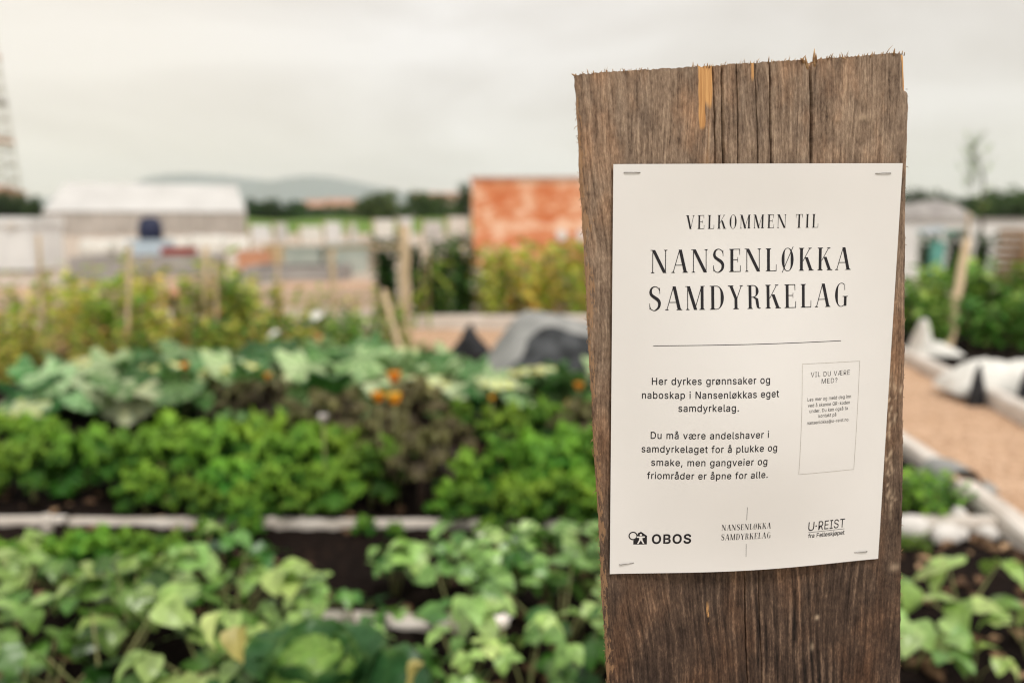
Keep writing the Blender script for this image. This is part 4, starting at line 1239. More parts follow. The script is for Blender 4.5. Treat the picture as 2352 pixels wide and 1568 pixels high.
tree(872, 75, 447, 100, 'round green tree in front of the houses', 101, t0=.4, t1=1)
tree(990, 80, 440, 98, 'dark round tree left of the brick wall', 102, t0=.2, t1=.8)
tree(1068, 70, 418, 50, 'dark tree touching the corner of the brick wall', 103, t0=.1, t1=.5)
for i, (px, w, tp_) in enumerate([(585, 70, 466), (635, 80, 462), (685, 70, 470)]):
    tree(px, 95, tp_, w, ['dark low tree close to the end of the white tent', 'dark low tree, middle one of the clump by the tent', 'dark low tree left of the mauve house'][i], 110 + i, t0=0, t1=.45)
for i, (px, w, tp_) in enumerate([(50, 60, 452), (82, 50, 456), (10, 60, 448)]):
    tree(px, 90, tp_, w, ['dark tree under the tower', 'dark tree at the left end of the white tent', 'dark tree at the left edge under the tower'][i], 120 + i, t0=0, t1=.35)
for i, (px, w, tp_) in enumerate([(2110, 90, 440), (2165, 80, 452), (2270, 90, 447), (2330, 100, 445), (2395, 90, 443), (2215, 70, 460)]):
    tree(px, 90, tp_, w, ['tall dark tree rising behind the gravel mound', 'dark tree on the slope of the gravel mound', 'dark tree right of the young tree', 'broad dark tree beyond the white wall at the right', 'dark tree cut off by the frame at the right',
                          'low dark tree between gravel mound and young tree'][i], 130 + i, t0=.05, t1=.6)
for i, px in enumerate([740, 790, 1040, 930]):
    tree(px, 120, [478, 474, 470, 470][i], [60, 55, 60, 50][i], ['small tree before the beige house', 'small tree right of the beige house', 'small tree between the dark trees by the brick wall', 'small tree between the two round trees'][i], 140 + i, n=900, t0=.2, t1=.8)


def house(px0, px1, py_eave, py_top, Y, wall, label):
    x0, x1 = x_at(px0, Y, 5), x_at(px1, Y, 5); w = x1 - x0; ze, zt_ = at(px0, py_eave, Y).z, at(px0, py_top, Y).z
    o = thing('house', label, 'house', (x0, Y, -.03), 0, 'houses below the hills'); d = 9
    mb = MB(); mb.box(0, w, 0, d, 0, ze); mb.build('wall', M[wall], o, smooth=False)
    mb = MB(); k = .4
    mb.add([(-k, -k, ze), (w + k, -k, ze), (w + k, d + k, ze), (-k, d + k, ze), (-k, d / 2, zt_), (w + k, d / 2, zt_)], [(0, 1, 5, 4), (2, 3, 4, 5), (0, 4, 3), (1, 2, 5)]); mb.build('roof', M['roof'], o, smooth=False)
    nwin = max(2, int(w / 3))
    for i in range(nwin):
        mb = MB(); xx = w * (i + .5) / nwin; mb.box(xx - .5, xx + .5, -.03, -.004, ze - 1.9, ze - .6); mb.build('window', M['glass'], o, smooth=False)


house(690, 735, 474, 458, 140, 'greywall', 'mauve grey house right of the dark trees')
house(738, 800, 470, 455, 150, 'housewall', 'beige house left of the round green tree')
house(800, 850, 472, 458, 160, 'housewall', 'beige house partly behind the round green tree')
house(950, 1075, 455, 440, 170, 'housewall', 'wide beige house with a red roof behind the dark round tree')
house(-170, -32, 440, 424, 110, 'housewall', 'red roofed house under the lattice tower')
# gravel mound on the right
xm = x_at(2120, 40)
mound('gravel_mound', 'grey gravel mound behind the white wall', 'gravel mound', (xm, 40, -.03), 3.2, 3, 2.0, M['mound'], lambda X, Y: np.clip(1 - (X * .95) ** 2 - Y ** 2, 0, 1) ** .8, 33, part='gravel_heap', folds=.06)
# grass bank before the trees
X, Yg = np.meshgrid(np.linspace(-32, 0, 60), np.linspace(0, 1, 12))
g = MB(); g.grid(np.stack([X, 66 + 10 * Yg, -.02 + 1.1 * np.sin(PI * Yg) * (1 + .1 * np.sin(X * .7))], -1))
M['bank'] = rough_mat('bright grass', (.09, .17, .03), (.16, .25, .05), 1.2, .9)
tag(g.build('grass_bank', M['bank']), kind='structure')

# lattice tower at the left edge
Yv = 150.0
z0t = 0; ztp = at(0, -60, Yv).z
xc = x_at(-66, Yv, 10)
o = thing('lattice_tower', 'tall tapering lattice tower at the left edge', 'tower', (xc, Yv, -.03))
hw = lambda z: (70 - 22 * min(1, z / at(0, 50, Yv).z)) / 1829.3 * Yv
mb = MB(); zs = np.linspace(0, ztp, 17)
for sx in (-1, 1):
    for sy in (-1, 1): mb.tube([(sx * hw(z), sy * hw(z), z) for z in zs], .20, 5)
mb.build('legs', M['steel'], o)
mb = MB()
for i in range(16):
    a, b = zs[i], zs[i + 1]
    for s in (-1, 1):
        for u, v in ((-1, 1), (1, -1)):
            mb.tube([(u * hw(a), s * hw(a), a), (v * hw(b), s * hw(b), b)], .085, 4); mb.tube([(s * hw(a), u * hw(a), a), (s * hw(b), v * hw(b), b)], .085, 4)
        mb.tube([(-hw(b), s * hw(b), b), (hw(b), s * hw(b), b)], .085, 4); mb.tube([(s * hw(b), -hw(b), b), (s * hw(b), hw(b), b)], .085, 4)
mb.build('bracing', M['steel'], o)
for py in (120, 225, 318):
    z = at(0, py, Yv).z; h_ = hw(z) + .3; mb = MB(); mb.box(-h_, h_, -h_, h_, z - .5, z + .1); mb.build('platform', M['orange' if py != 225 else 'greywall'], o, smooth=False)

# hills
prof = [(250, 474), (330, 462), (352, 425), (368, 409), (395, 402), (460, 401), (540, 406), (600, 414), (640, 416), (672, 409), (715, 404), (770, 408), (820, 418), (870, 428), (930, 440), (1010, 455), (1100, 464), (1250, 468), (1500, 472)]
Yk = 6000.0
pxs = np.linspace(150, 1500, 110); tops = np.interp(pxs, [a for a, b in prof], [b for a, b in prof])
rows = []
for f in np.linspace(0, 1, 16):
    rows.append([(x_at(px, Yk, 0) * (1 + .00 * f), Yk - 900 + 1500 * f, max(-2, at(px, tp_, Yk).z * math.sin(PI * min(1, f / 1.2)) ** .8 * (1 + .03 * math.sin(px * .21 + f * 9)))) for px, tp_ in zip(pxs, tops)])
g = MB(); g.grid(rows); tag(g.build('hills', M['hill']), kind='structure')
pxs = np.linspace(-900, 330, 60)
rows = [[(x_at(px, 5500, 0), 5200 + 900 * f, max(-2, at(px, 446 + 8 * math.sin(px * .02), 5500).z * math.sin(PI * f))) for px in pxs] for f in np.linspace(0, 1, 9)]
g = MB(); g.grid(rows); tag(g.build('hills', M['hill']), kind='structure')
pxs = np.linspace(1500, 3300, 80)
rows = [[(x_at(px, 5500, 0), 5200 + 900 * f, max(-2, at(px, 462 + 6 * math.sin(px * .013), 5500).z * math.sin(PI * f))) for px in pxs] for f in np.linspace(0, 1, 9)]
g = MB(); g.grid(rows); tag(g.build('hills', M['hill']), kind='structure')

# ------------------------------------------------------------------ the plank
R_ = Vector((.99435, .10571, .01002)).normalized(); A_ = Vector((-.10568, .99439, -.00321)); U_ = Vector((-.0103, .00213, .99994))
U_ = (U_ - R_ * U_.dot(R_)).normalized(); A_ = U_.cross(R_)
T_ = Vector((.17517, .57077, EYE - .11127))
phi = math.atan(.0575); cph, sph = math.cos(phi), math.sin(phi)
Rp, Up = R_ * cph + U_ * sph, U_ * cph - R_ * sph
ZB = 1.092
base = T_ + R_ * -.0009 - Up * ZB


def frame(r, a, u, o):
    return Matrix(((r.x, a.x, u.x, o.x), (r.y, a.y, u.y, o.y), (r.z, a.z, u.z, o.z), (0, 0, 0, 1)))


plank = thing('wooden_plank', 'upright weathered brown plank with a rough sawn cracked top', 'plank')
plank.matrix_world = frame(Rp, A_, Up, base)
rg = np.random.default_rng(77)
zs = np.concatenate([np.linspace(-.15, .80, 60), np.arange(.803, 1.3072, .00135)])
cracks = [  # (z of lower end, z of upper end, x at lower end, x at upper end, half width, depth)
    (1.10, 1.31, .0190, .0178, .00075, .010), (1.10, 1.31, .0482, .0472, .00095, .016), (1.12, 1.31, -.0212, -.0224, .0009, .008),
    (1.12, 1.31, -.0156, -.0160, .0006, .006), (.70, .97, -.0080, -.0085, .00055, .007), (.70, .945, .0046, .0026, .0004, .004),
    (1.19, 1.26, -.0065, -.006, .0004, .003), (1.15, 1.28, .0085, .0078, .0004, .003)]
xl = -.1188 + .00018 * np.interp(zs, np.linspace(zs[0], zs[-1], 420), rg.normal(size=420)) + .0005 * np.interp(zs, np.linspace(zs[0], zs[-1], 40), rg.normal(size=40)); xr = .1186 + .00016 * np.interp(zs, np.linspace(zs[0], zs[-1], 420), rg.normal(size=420)) + .0006 * np.interp(zs, np.linspace(zs[0], zs[-1], 36), rg.normal(size=36))
xr = xr + np.interp(zs, [1.19, 1.272, 1.29, 1.31], [0, .0012, .0, -.0018])
nu = 170
rows_x = []
for i, z in enumerate(zs):
    xs = np.linspace(0, 1, nu) * (xr[i] - xl[i]) + xl[i]
    ex = []
    for (za, zb, xa, xb, hw_, dp) in cracks:
        c = xa + (xb - xa) * (z - za) / (zb - za) + .0003 * math.sin(z * 70 + xa * 900) + .00012 * math.sin(z * 310 + xa * 500)
        ex += [c - hw_ * 1.25, c - hw_ * .6, c, c + hw_ * .6, c + hw_ * 1.25]
    rows_x.append(np.sort(np.concatenate([xs, np.clip(ex, xl[i], xr[i])])))
XX = np.array(rows_x); ZZ = np.repeat(zs[:, None], XX.shape[1], 1)
# slightly slanting saw cut with a ragged edge and a notch at the main crack
topz = ZB + np.interp(XX[-1], [-.12, -.1, -.03, .02, .041, .0445, .0470, .0495, .053, .108, .119], [.2143, .2155, .2159, .2168, .2167, .2148, .2105, .2150, .2167, .2179, .2172])
topz = topz + rg.normal(size=len(topz)) * .00028
zmax = zs[-1]
ZZ = np.where(ZZ > 1.25, 1.25 + (ZZ - 1.25) * ((topz[None, :] - 1.25) / (zmax - 1.25)), ZZ)
DD = .00030 * vnoise(XX * 260, ZZ * 9, 5, 4, 1.0) + .00025 * vnoise(XX * 900, ZZ * 40, 6, 2, 1.0)
TT = np.zeros_like(XX)
for (za, zb, xa, xb, hw_, dp) in cracks:
    c = xa + (xb - xa) * (ZZ - za) / (zb - za) + .0003 * np.sin(ZZ * 70 + xa * 900) + .00012 * np.sin(ZZ * 310 + xa * 500)
    fade = np.clip((ZZ - za) / .03, 0, 1) if za > 1 else np.clip((zb - ZZ) / .03, 0, 1)
    DD += dp * np.exp(-((XX - c) / (hw_ * .62)) ** 4) * fade
# broken-out dark strip between two cracks, and the raw splinter beside it
strip = ((XX > -.0222) & (XX < -.0160) & (ZZ > 1.12)).astype(float); DD += .0022 * strip
fresh = np.clip((XX + .0335) / .001, 0, 1) * np.clip((-.0226 - XX) / .001, 0, 1) * np.clip((ZZ - 1.270) / .022, 0, 1)
narrow = np.clip((XX + .0333) / .0008, 0, 1) * np.clip((-.0285 - XX) / .001, 0, 1) * np.clip((ZZ - 1.258) / .016, 0, 1)
faint = .37 * np.clip((XX + .036) / .002, 0, 1) * np.clip((-.0235 - XX) / .002, 0, 1) * np.clip((ZZ - 1.10) / .1, 0, 1)
TT = np.maximum(TT, np.maximum(.92 * fresh, np.maximum(narrow, faint)))
chipm = np.clip((XX - (.1135 + (1.31 - ZZ) * .10)) / .0008, 0, 1) * np.clip((ZZ - 1.283) / .002, 0, 1)
TT = np.maximum(TT, .95 * chipm); DD += .004 * chipm
TT = np.maximum(TT, .8 * np.exp(-((XX - .0055) / .0016) ** 2) * np.clip((ZZ - 1.285) / .015, 0, 1))
PALE = np.zeros_like(XX)
for k in range(60):                    # pale flecks where the surface is scuffed
    fz = ZB + rg.uniform(-.125, -.005); fx = .1045 - (fz - ZB + .06) * .02 + abs(rg.normal()) * .0045
    PALE = np.maximum(PALE, rg.uniform(.5, 1) * np.exp(-((XX - fx) / rg.uniform(.0005, .0009)) ** 2 - ((ZZ - fz) / rg.uniform(.0008, .0032)) ** 2))
for fx, fz, ax_, az_, st_ in [(.049, .894, .0016, .0018, .8), (.045, .870, .0012, .003, .5), (.112, .928, .004, .003, .45), (.020, .956, .0009, .005, .4), (.0855, 1.268, .004, .0025, .5), (-.108, 1.166, .0006, .0006, 1)]:
    PALE = np.maximum(PALE, st_ * np.exp(-((XX - fx) / ax_) ** 2 - ((ZZ - fz) / az_) ** 2))
for fx, fz, ax_, az_ in [(-.0385, .912, .0007, .013), (-.0375, .905, .0005, .018)]:
    TT = np.maximum(TT, .7 * np.exp(-((XX - fx) / ax_) ** 2 - ((ZZ - fz) / az_) ** 2))
edgef = np.minimum(XX - XX[:, :1], XX[:, -1:] - XX); DD += .0012 * np.clip(1 - edgef / .002, 0, 1) ** 2
mb = MB(); TH = .034
F3 = np.stack([XX, DD, ZZ], -1)
mb.grid(F3, TT)
nr, nc = XX.shape
B3 = F3.copy(); B3[..., 1] = TH; B3[..., 0] += .011 * np.clip(1 - (XX + .119) / .05, 0, 1)   # the left long edge is sawn at a slant
bi = np.linspace(0, nc - 1, 12).astype(int)
mb.grid(B3[::6][:, bi][:, ::-1], 0.0)
for col, fl in ((0, False), (nc - 1, True)):
    w_ = np.stack([F3[:, col], (F3[:, col] * .5 + B3[:, col] * .5) + np.array([.0006 if fl else 0.0, 0, 0]), B3[:, col]], 1)
    mb.grid(w_ if fl else w_[:, ::-1], .0)
mb.grid(np.stack([F3[-1], F3[-1] * .5 + B3[-1] * .5, B3[-1]], 0), .5)
board = mb.build('board', M['plank'], plank)
pl = np.zeros(len(board.data.vertices), np.float32); pl[:PALE.size] = PALE.reshape(-1)
board.data.attributes.new('pale', 'FLOAT', 'POINT').data.foreach_set('value', pl)
# torn fibres along the saw cut and the long edges
mb = MB(); random.seed(99)
tx = XX[-1]; tz_ = ZZ[-1]
for k in range(190):
    x = random.gauss(random.choice([-.112, -.095, -.07, -.03, .0, .02, .043, .06, .075, .09, .105, .11]), .012)
    if not -.1185 < x < .1165: continue
    z = float(np.interp(x, tx, tz_)); ln = abs(random.gauss(0, .0012)) + .0005
    if random.random() < .05: ln *= 1.7
    y = random.uniform(-.0006, .004); lean = random.gauss(.25, .5); w_ = random.uniform(.00018, .0005)
    mb.tube([(x, y, z - .0012), (x + lean * ln * .5, y - ln * .15, z + ln * .5), (x + lean * ln, y - random.uniform(-.2, .5) * ln, z + ln)], [w_, w_ * .8, w_ * .2], 4, random.random())
for pts, w_ in [([(.0455, .001, ZB + .2105), (.0442, 0, ZB + .2150), (.0432, -.001, ZB + .2188)], .0013), ([(.0505, .001, ZB + .2120), (.0500, 0, ZB + .2175), (.0497, -.0012, ZB + .2235)], .0014),
                ([(.0515, 0, ZB + .2150), (.0512, -.0005, ZB + .2185), (.0508, -.001, ZB + .2205)], .0008), ([(.0425, 0, ZB + .2150), (.041, -.001, ZB + .2168), (.0395, -.001, ZB + .2178)], .0012),
                ([(.0700, -.0006, ZB + .2170), (.0715, -.0012, ZB + .2158), (.0728, -.0012, ZB + .2150)], .0007), ([(.1085, 0, ZB + .2165), (.1080, -.001, ZB + .2195), (.1085, -.001, ZB + .2212)], .0007),
                ([(-.1185, 0, ZB + .2140), (-.1200, -.0005, ZB + .2150), (-.1212, -.001, ZB + .2152)], .0007), ([(.0172, 0, ZB + .2160), (.0170, -.001, ZB + .2185), (.0172, -.001, ZB + .2203)], .0005)]:
    mb.tube(pts, [w_, w_ * .75, w_ * .15], 5, .8)
for k in range(170):
    s = -1 if random.random() < .72 else 1
    z = random.uniform(.80, 1.29); x = float(np.interp(z, zs, xl if s < 0 else xr)); ln = abs(random.gauss(0, .0009)) + .0003
    dz = random.gauss(0, .0012)
    mb.tube([(x - s * .0006, .002, z), (x + s * ln * .6, .0015, z + dz), (x + s * ln, .001, z + dz * 2)], [.00025, .0002, .00006], 3, random.random())
mb.build('torn_fibres', M['rawwood'], plank)

# ------------------------------------------------------------------ the notice
PW, PH, BUL = .210, .297, .0142


def sstep(x, a, b):
    x = np.clip((x - a) / (b - a), 0, 1); return x * x * (3 - 2 * x)


def belly(a, b):
    """how far the sheet stands off the plank at a point of the sheet"""
    s_ = (PH / 2 - b) / PH
    side = np.sin(PI * np.clip((a + PW / 2) / PW, 0, 1)) ** 1.3
    return BUL * sstep(s_, .1, .65) * (1 - .5 * sstep(s_, .68, 1)) * side + .0012 * side * np.exp(-(s_ / .1) ** 2) + .0020


FRM = frame(R_, A_, U_, T_)
aa = np.linspace(-PW / 2, PW / 2, 65); bb = np.linspace(-PH / 2, PH / 2, 91)
Ag, Bg = np.meshgrid(aa, bb)
y0 = -belly(Ag, Bg)
front = np.stack([Ag, y0 - .0003, Bg], -1); back = np.stack([Ag, y0, Bg], -1)
mb = MB(); mb.grid(front); mb.grid(back[:, ::-1])
for e1, e2 in ((front[0], back[0]), (back[-1], front[-1]), (back[:, 0], front[:, 0]), (front[:, -1], back[:, -1])):
    mb.grid(np.stack([e1, e2], 0))
notice = mb.build('paper_notice', M['paper'])
notice.matrix_world = FRM
tag(notice, 'white laminated welcome notice stapled to the brown plank', 'notice')


class Print:
    """flat ink shapes in sheet coordinates (mm), laid on the curved sheet"""
    def __init__(self): self.v, self.f, self.k = [], [], 0

    def poly(self, pts, lift=0):
        n = len(self.v); self.v += [(x, y, lift) for x, y in pts]; self.f.append(tuple(range(n, n + len(pts))))

    def strip(self, L, R, lift=None):
        if lift is None: self.k += 1; lift = self.k % 9
        n = len(self.v); m = len(L)
        self.v += [(x, y, lift) for x, y in L] + [(x, y, lift) for x, y in R]
        self.f += [(n + i, n + m + i, n + m + i + 1, n + i + 1) for i in range(m - 1)]

    def line(self, p, q, w, n=24):
        p, q = np.array(p, float), np.array(q, float); d = (q - p) / np.linalg.norm(q - p); nn = np.array([-d[1], d[0]]) * w / 2
        ts = np.linspace(0, 1, n)[:, None]; c = p + (q - p) * ts
        self.strip([tuple(x) for x in c + nn], [tuple(x) for x in c - nn])

    def build(self, name, mat, parent):
        V = np.array(self.v, float); a, b = V[:, 0] / 1000, V[:, 1] / 1000
        y = -belly(a, b) - .00042 - V[:, 2] * .000008
        me = bpy.data.meshes.new(name); me.from_pydata(np.stack([a, y, b], -1).tolist(), [], self.f)
        me.materials.append(mat); me.update()
        o = bpy.data.objects.new(name, me); COL.objects.link(o); o.parent = parent
        return o


# --- high-contrast serif capitals, drawn here: cap height 1, thick stem TK, hairline HL
TK, HL, SE = .118, .030, .055


def glyph(ch):
    """list of strips (left, right outlines) and the advance width"""
    out = []

    def stem(x, w=TK, y0=0, y1=1): out.append(([(x, y0), (x, y1)], [(x + w, y0), (x + w, y1)]))

    def serif(x, w, y, up):
        h = HL * .8; out.append(([(x - SE, y), (x + w + SE, y)], [(x - SE, y + (h if up else -h)), (x + w + SE, y + (h if up else -h))]))
        s = 1 if up else -1     # small bracket
        out.append(([(x - SE * .6, y + s * h), (x, y + s * .06)], [(x, y + s * h), (x + .004, y + s * .06)]))
        out.append(([(x + w, y + s * h), (x + w - .004, y + s * .06)], [(x + w + SE * .6, y + s * h), (x + w, y + s * .06)]))

    def bar(x0, x1, y, w=HL): out.append(([(x0, y + w / 2), (x1, y + w / 2)], [(x0, y - w / 2), (x1, y - w / 2)]))

    def diag(x0, y0, x1, y1, w): out.append(([(x0, y0), (x1, y1)], [(x0 + w, y0), (x1 + w, y1)]))

    def wedge(x, y0, y1, w, lean=0): out.append(([(x, y0), (x + lean, y1)], [(x + HL * .7, y0), (x + lean + w, y1)]))

    def bowl(cx, cy, rx, ry, a0, a1, thick, n=26):
        """arc whose stroke is thick at the sides and thin at top and bottom"""
        L, Rr = [], []
        for i in range(n):
            a = math.radians(a0 + (a1 - a0) * i / (n - 1)); c, s = math.cos(a), math.sin(a)
            w = HL + (thick - HL) * abs(c) ** 1.6
            L.append((cx + rx * c, cy + ry * s)); Rr.append((cx + (rx - w) * c, cy + (ry - (HL * .9)) * s))
        out.append((L, Rr))
    if ch == 'N':
        stem(.06, HL); serif(.06, HL, 0, True); diag(.035, 1, .50, 0, TK * 1.15); bar(-.02, .10, .99, HL * .8); stem(.585, HL); serif(.585, HL, 1, False); return out, .70
    if ch == 'A':
        diag(.045, 0, .31, 1, HL); diag(.50, 0, .285, 1, TK * 1.1); bar(.14, .46, .33); serif(.045, HL, 0, True); serif(.50, TK * 1.05, 0, True); return out, .67
    if ch == 'V':
        diag(.045, 1, .27, 0, TK * 1.1); diag(.53, 1, .335, 0, HL); serif(.045, TK * 1.05, 1, False); serif(.53, HL, 1, False); return out, .62
    if ch == 'E':
        stem(.08); serif(.08, TK, 0, True); serif(.08, TK, 1, False); bar(.08, .47, 1 - HL / 2); bar(.08, .49, HL / 2); bar(.18, .38, .53); wedge(.46, .74, 1, .03, -.01); wedge(.49, .28, 0, .025, -.01); wedge(.375, .64, .53, .015); wedge(.375, .42, .53, .015); return out, .54
    if ch == 'L':
        stem(.08); serif(.08, TK, 0, True); serif(.08, TK, 1, False); bar(.08, .46, HL / 2); wedge(.46, .30, 0, .028, -.01); return out, .50
    if ch == 'K':
        stem(.08); serif(.08, TK, 0, True); serif(.08, TK, 1, False); diag(.19, .42, .49, 1, HL); diag(.49, 0, .285, .59, TK * 1.1); serif(.49, HL, 1, False); serif(.49, TK * 1.1, 0, True); return out, .66
    if ch in 'OØ':
        bowl(.305, .5, .255, .515, 90, 270, TK * 1.05); bowl(.305, .5, .255, .515, -90, 90, TK * 1.05)
        if ch == 'Ø': diag(.06, -.06, .52, 1.06, HL)
        return out, .61
    if ch == 'M':
        stem(.06, HL); serif(.06, HL, 0, True); diag(.04, 1, .33, 0, TK * 1.1); diag(.345, 0, .625, 1, HL); stem(.60); serif(.60, TK, 0, True); bar(-.02, .10, .99, HL * .8); bar(.6, .77, .99, HL * .8); return out, .80
    if ch == 'T':
        stem(.215); serif(.215, TK, 0, True); bar(.02, .53, 1 - HL / 2); wedge(.035, .74, 1, .03, -.01); wedge(.495, .74, 1, .03, .005); return out, .55
    if ch == 'I':
        stem(.08); serif(.08, TK, 0, True); serif(.08, TK, 1, False); return out, .28
    if ch == 'D':
        stem(.08); serif(.08, TK, 0, True); bar(.02, .30, 1 - HL / 2); bar(.02, .30, HL / 2); bowl(.28, .5, .31, .5, -90, 90, TK * 1.1); return out, .63
    if ch == 'R':
        stem(.08); serif(.08, TK, 0, True); bar(.02, .27, 1 - HL / 2); bar(.18, .27, .49); bowl(.26, .745, .235, .255, -90, 90, TK)
        out.append(([(.25, .49), (.36, .40), (.385, .2), (.42, .05), (.52, 0), (.58, .03)], [(.36, .49), (.475, .42), (.50, .2), (.51, .08), (.535, .03), (.57, .05)])); return out, .60
    if ch == 'Y':
        stem(.245, TK, 0, .46); serif(.245, TK, 0, True); diag(.035, 1, .245, .44, TK * 1.05); diag(.52, 1, .335, .46, HL); serif(.035, TK, 1, False); serif(.52, HL, 1, False); return out, .60
    if ch == 'G':
        bowl(.33, .5, .275, .515, 62, 298, TK * 1.05); stem(.455, TK * .95, .02, .42); bar(.39, .62, .43); wedge(.47, .70, .95, .02, -.01); return out, .66
    if ch == 'S':
        pts = [(.45, .80), (.40, .93), (.27, 1.0), (.14, .94), (.09, .80), (.12, .66), (.24, .55), (.36, .46), (.44, .33), (.42, .14), (.31, .02), (.22, -.01), (.10, .06), (.05, .22)]
        ws = [HL, HL * 1.1, HL, .07, TK * .85, TK, TK * 1.1, TK * 1.15, TK, TK * .85, .06, HL, HL * 1.1, HL]
        # smooth the spine
        P_ = np.array(pts); tt = np.arange(len(P_)); ti = np.linspace(0, len(P_) - 1, 46)
        sm = np.array([catmull(P_, t) for t in ti]); wi = np.interp(ti, tt, ws)
        d = np.gradient(sm, axis=0); d /= np.linalg.norm(d, axis=1)[:, None]; nn = np.stack([-d[:, 1], d[:, 0]], -1)
        wx = np.where(np.abs(nn[:, 0]) > .5, wi, wi)
        out.append(([tuple(p) for p in sm + nn * wx[:, None] / 2], [tuple(p) for p in sm - nn * wx[:, None] / 2]))
        wedge(.445, .70, .95, .02, -.01); wedge(.045, .30, .04, .02, .005); return out, .53
    return out, .30


def catmull(P_, t):
    i = int(min(max(math.floor(t), 0), len(P_) - 2)); f = t - i
    p0, p1, p2, p3 = P_[max(i - 1, 0)], P_[i], P_[i + 1], P_[min(i + 2, len(P_) - 1)]
    return .5 * (2 * p1 + (p2 - p0) * f + (2 * p0 - 5 * p1 + 4 * p2 - p3) * f * f + (3 * p1 - p0 - 3 * p2 + p3) * f ** 3)


def serif_text(pr, text, x0, x1, yb, cap, gap=.15):
    tot = 0; adv = []
    for c in text:
        w = .26 if c == ' ' else glyph(c)[1]; adv.append(w); tot += w + gap
    sx = (x1 - x0) / (tot - gap); x = 0
    for c, w in zip(text, adv):
        if c != ' ':
            for Ls, Rs in glyph(c)[0]:
                # long strokes are cut into short pieces so that they follow the curved sheet
                Ls, Rs = np.array(Ls), np.array(Rs)
                if len(Ls) == 2:
                    t = np.linspace(0, 1, 7)[:, None]; Ls, Rs = Ls[0] + (Ls[1] - Ls[0]) * t, Rs[0] + (Rs[1] - Rs[0]) * t
                pr.strip([(x0 + (x + p) * sx, yb + q * cap) for p, q in Ls], [(x0 + (x + p) * sx, yb + q * cap) for p, q in Rs])
        x += w + gap


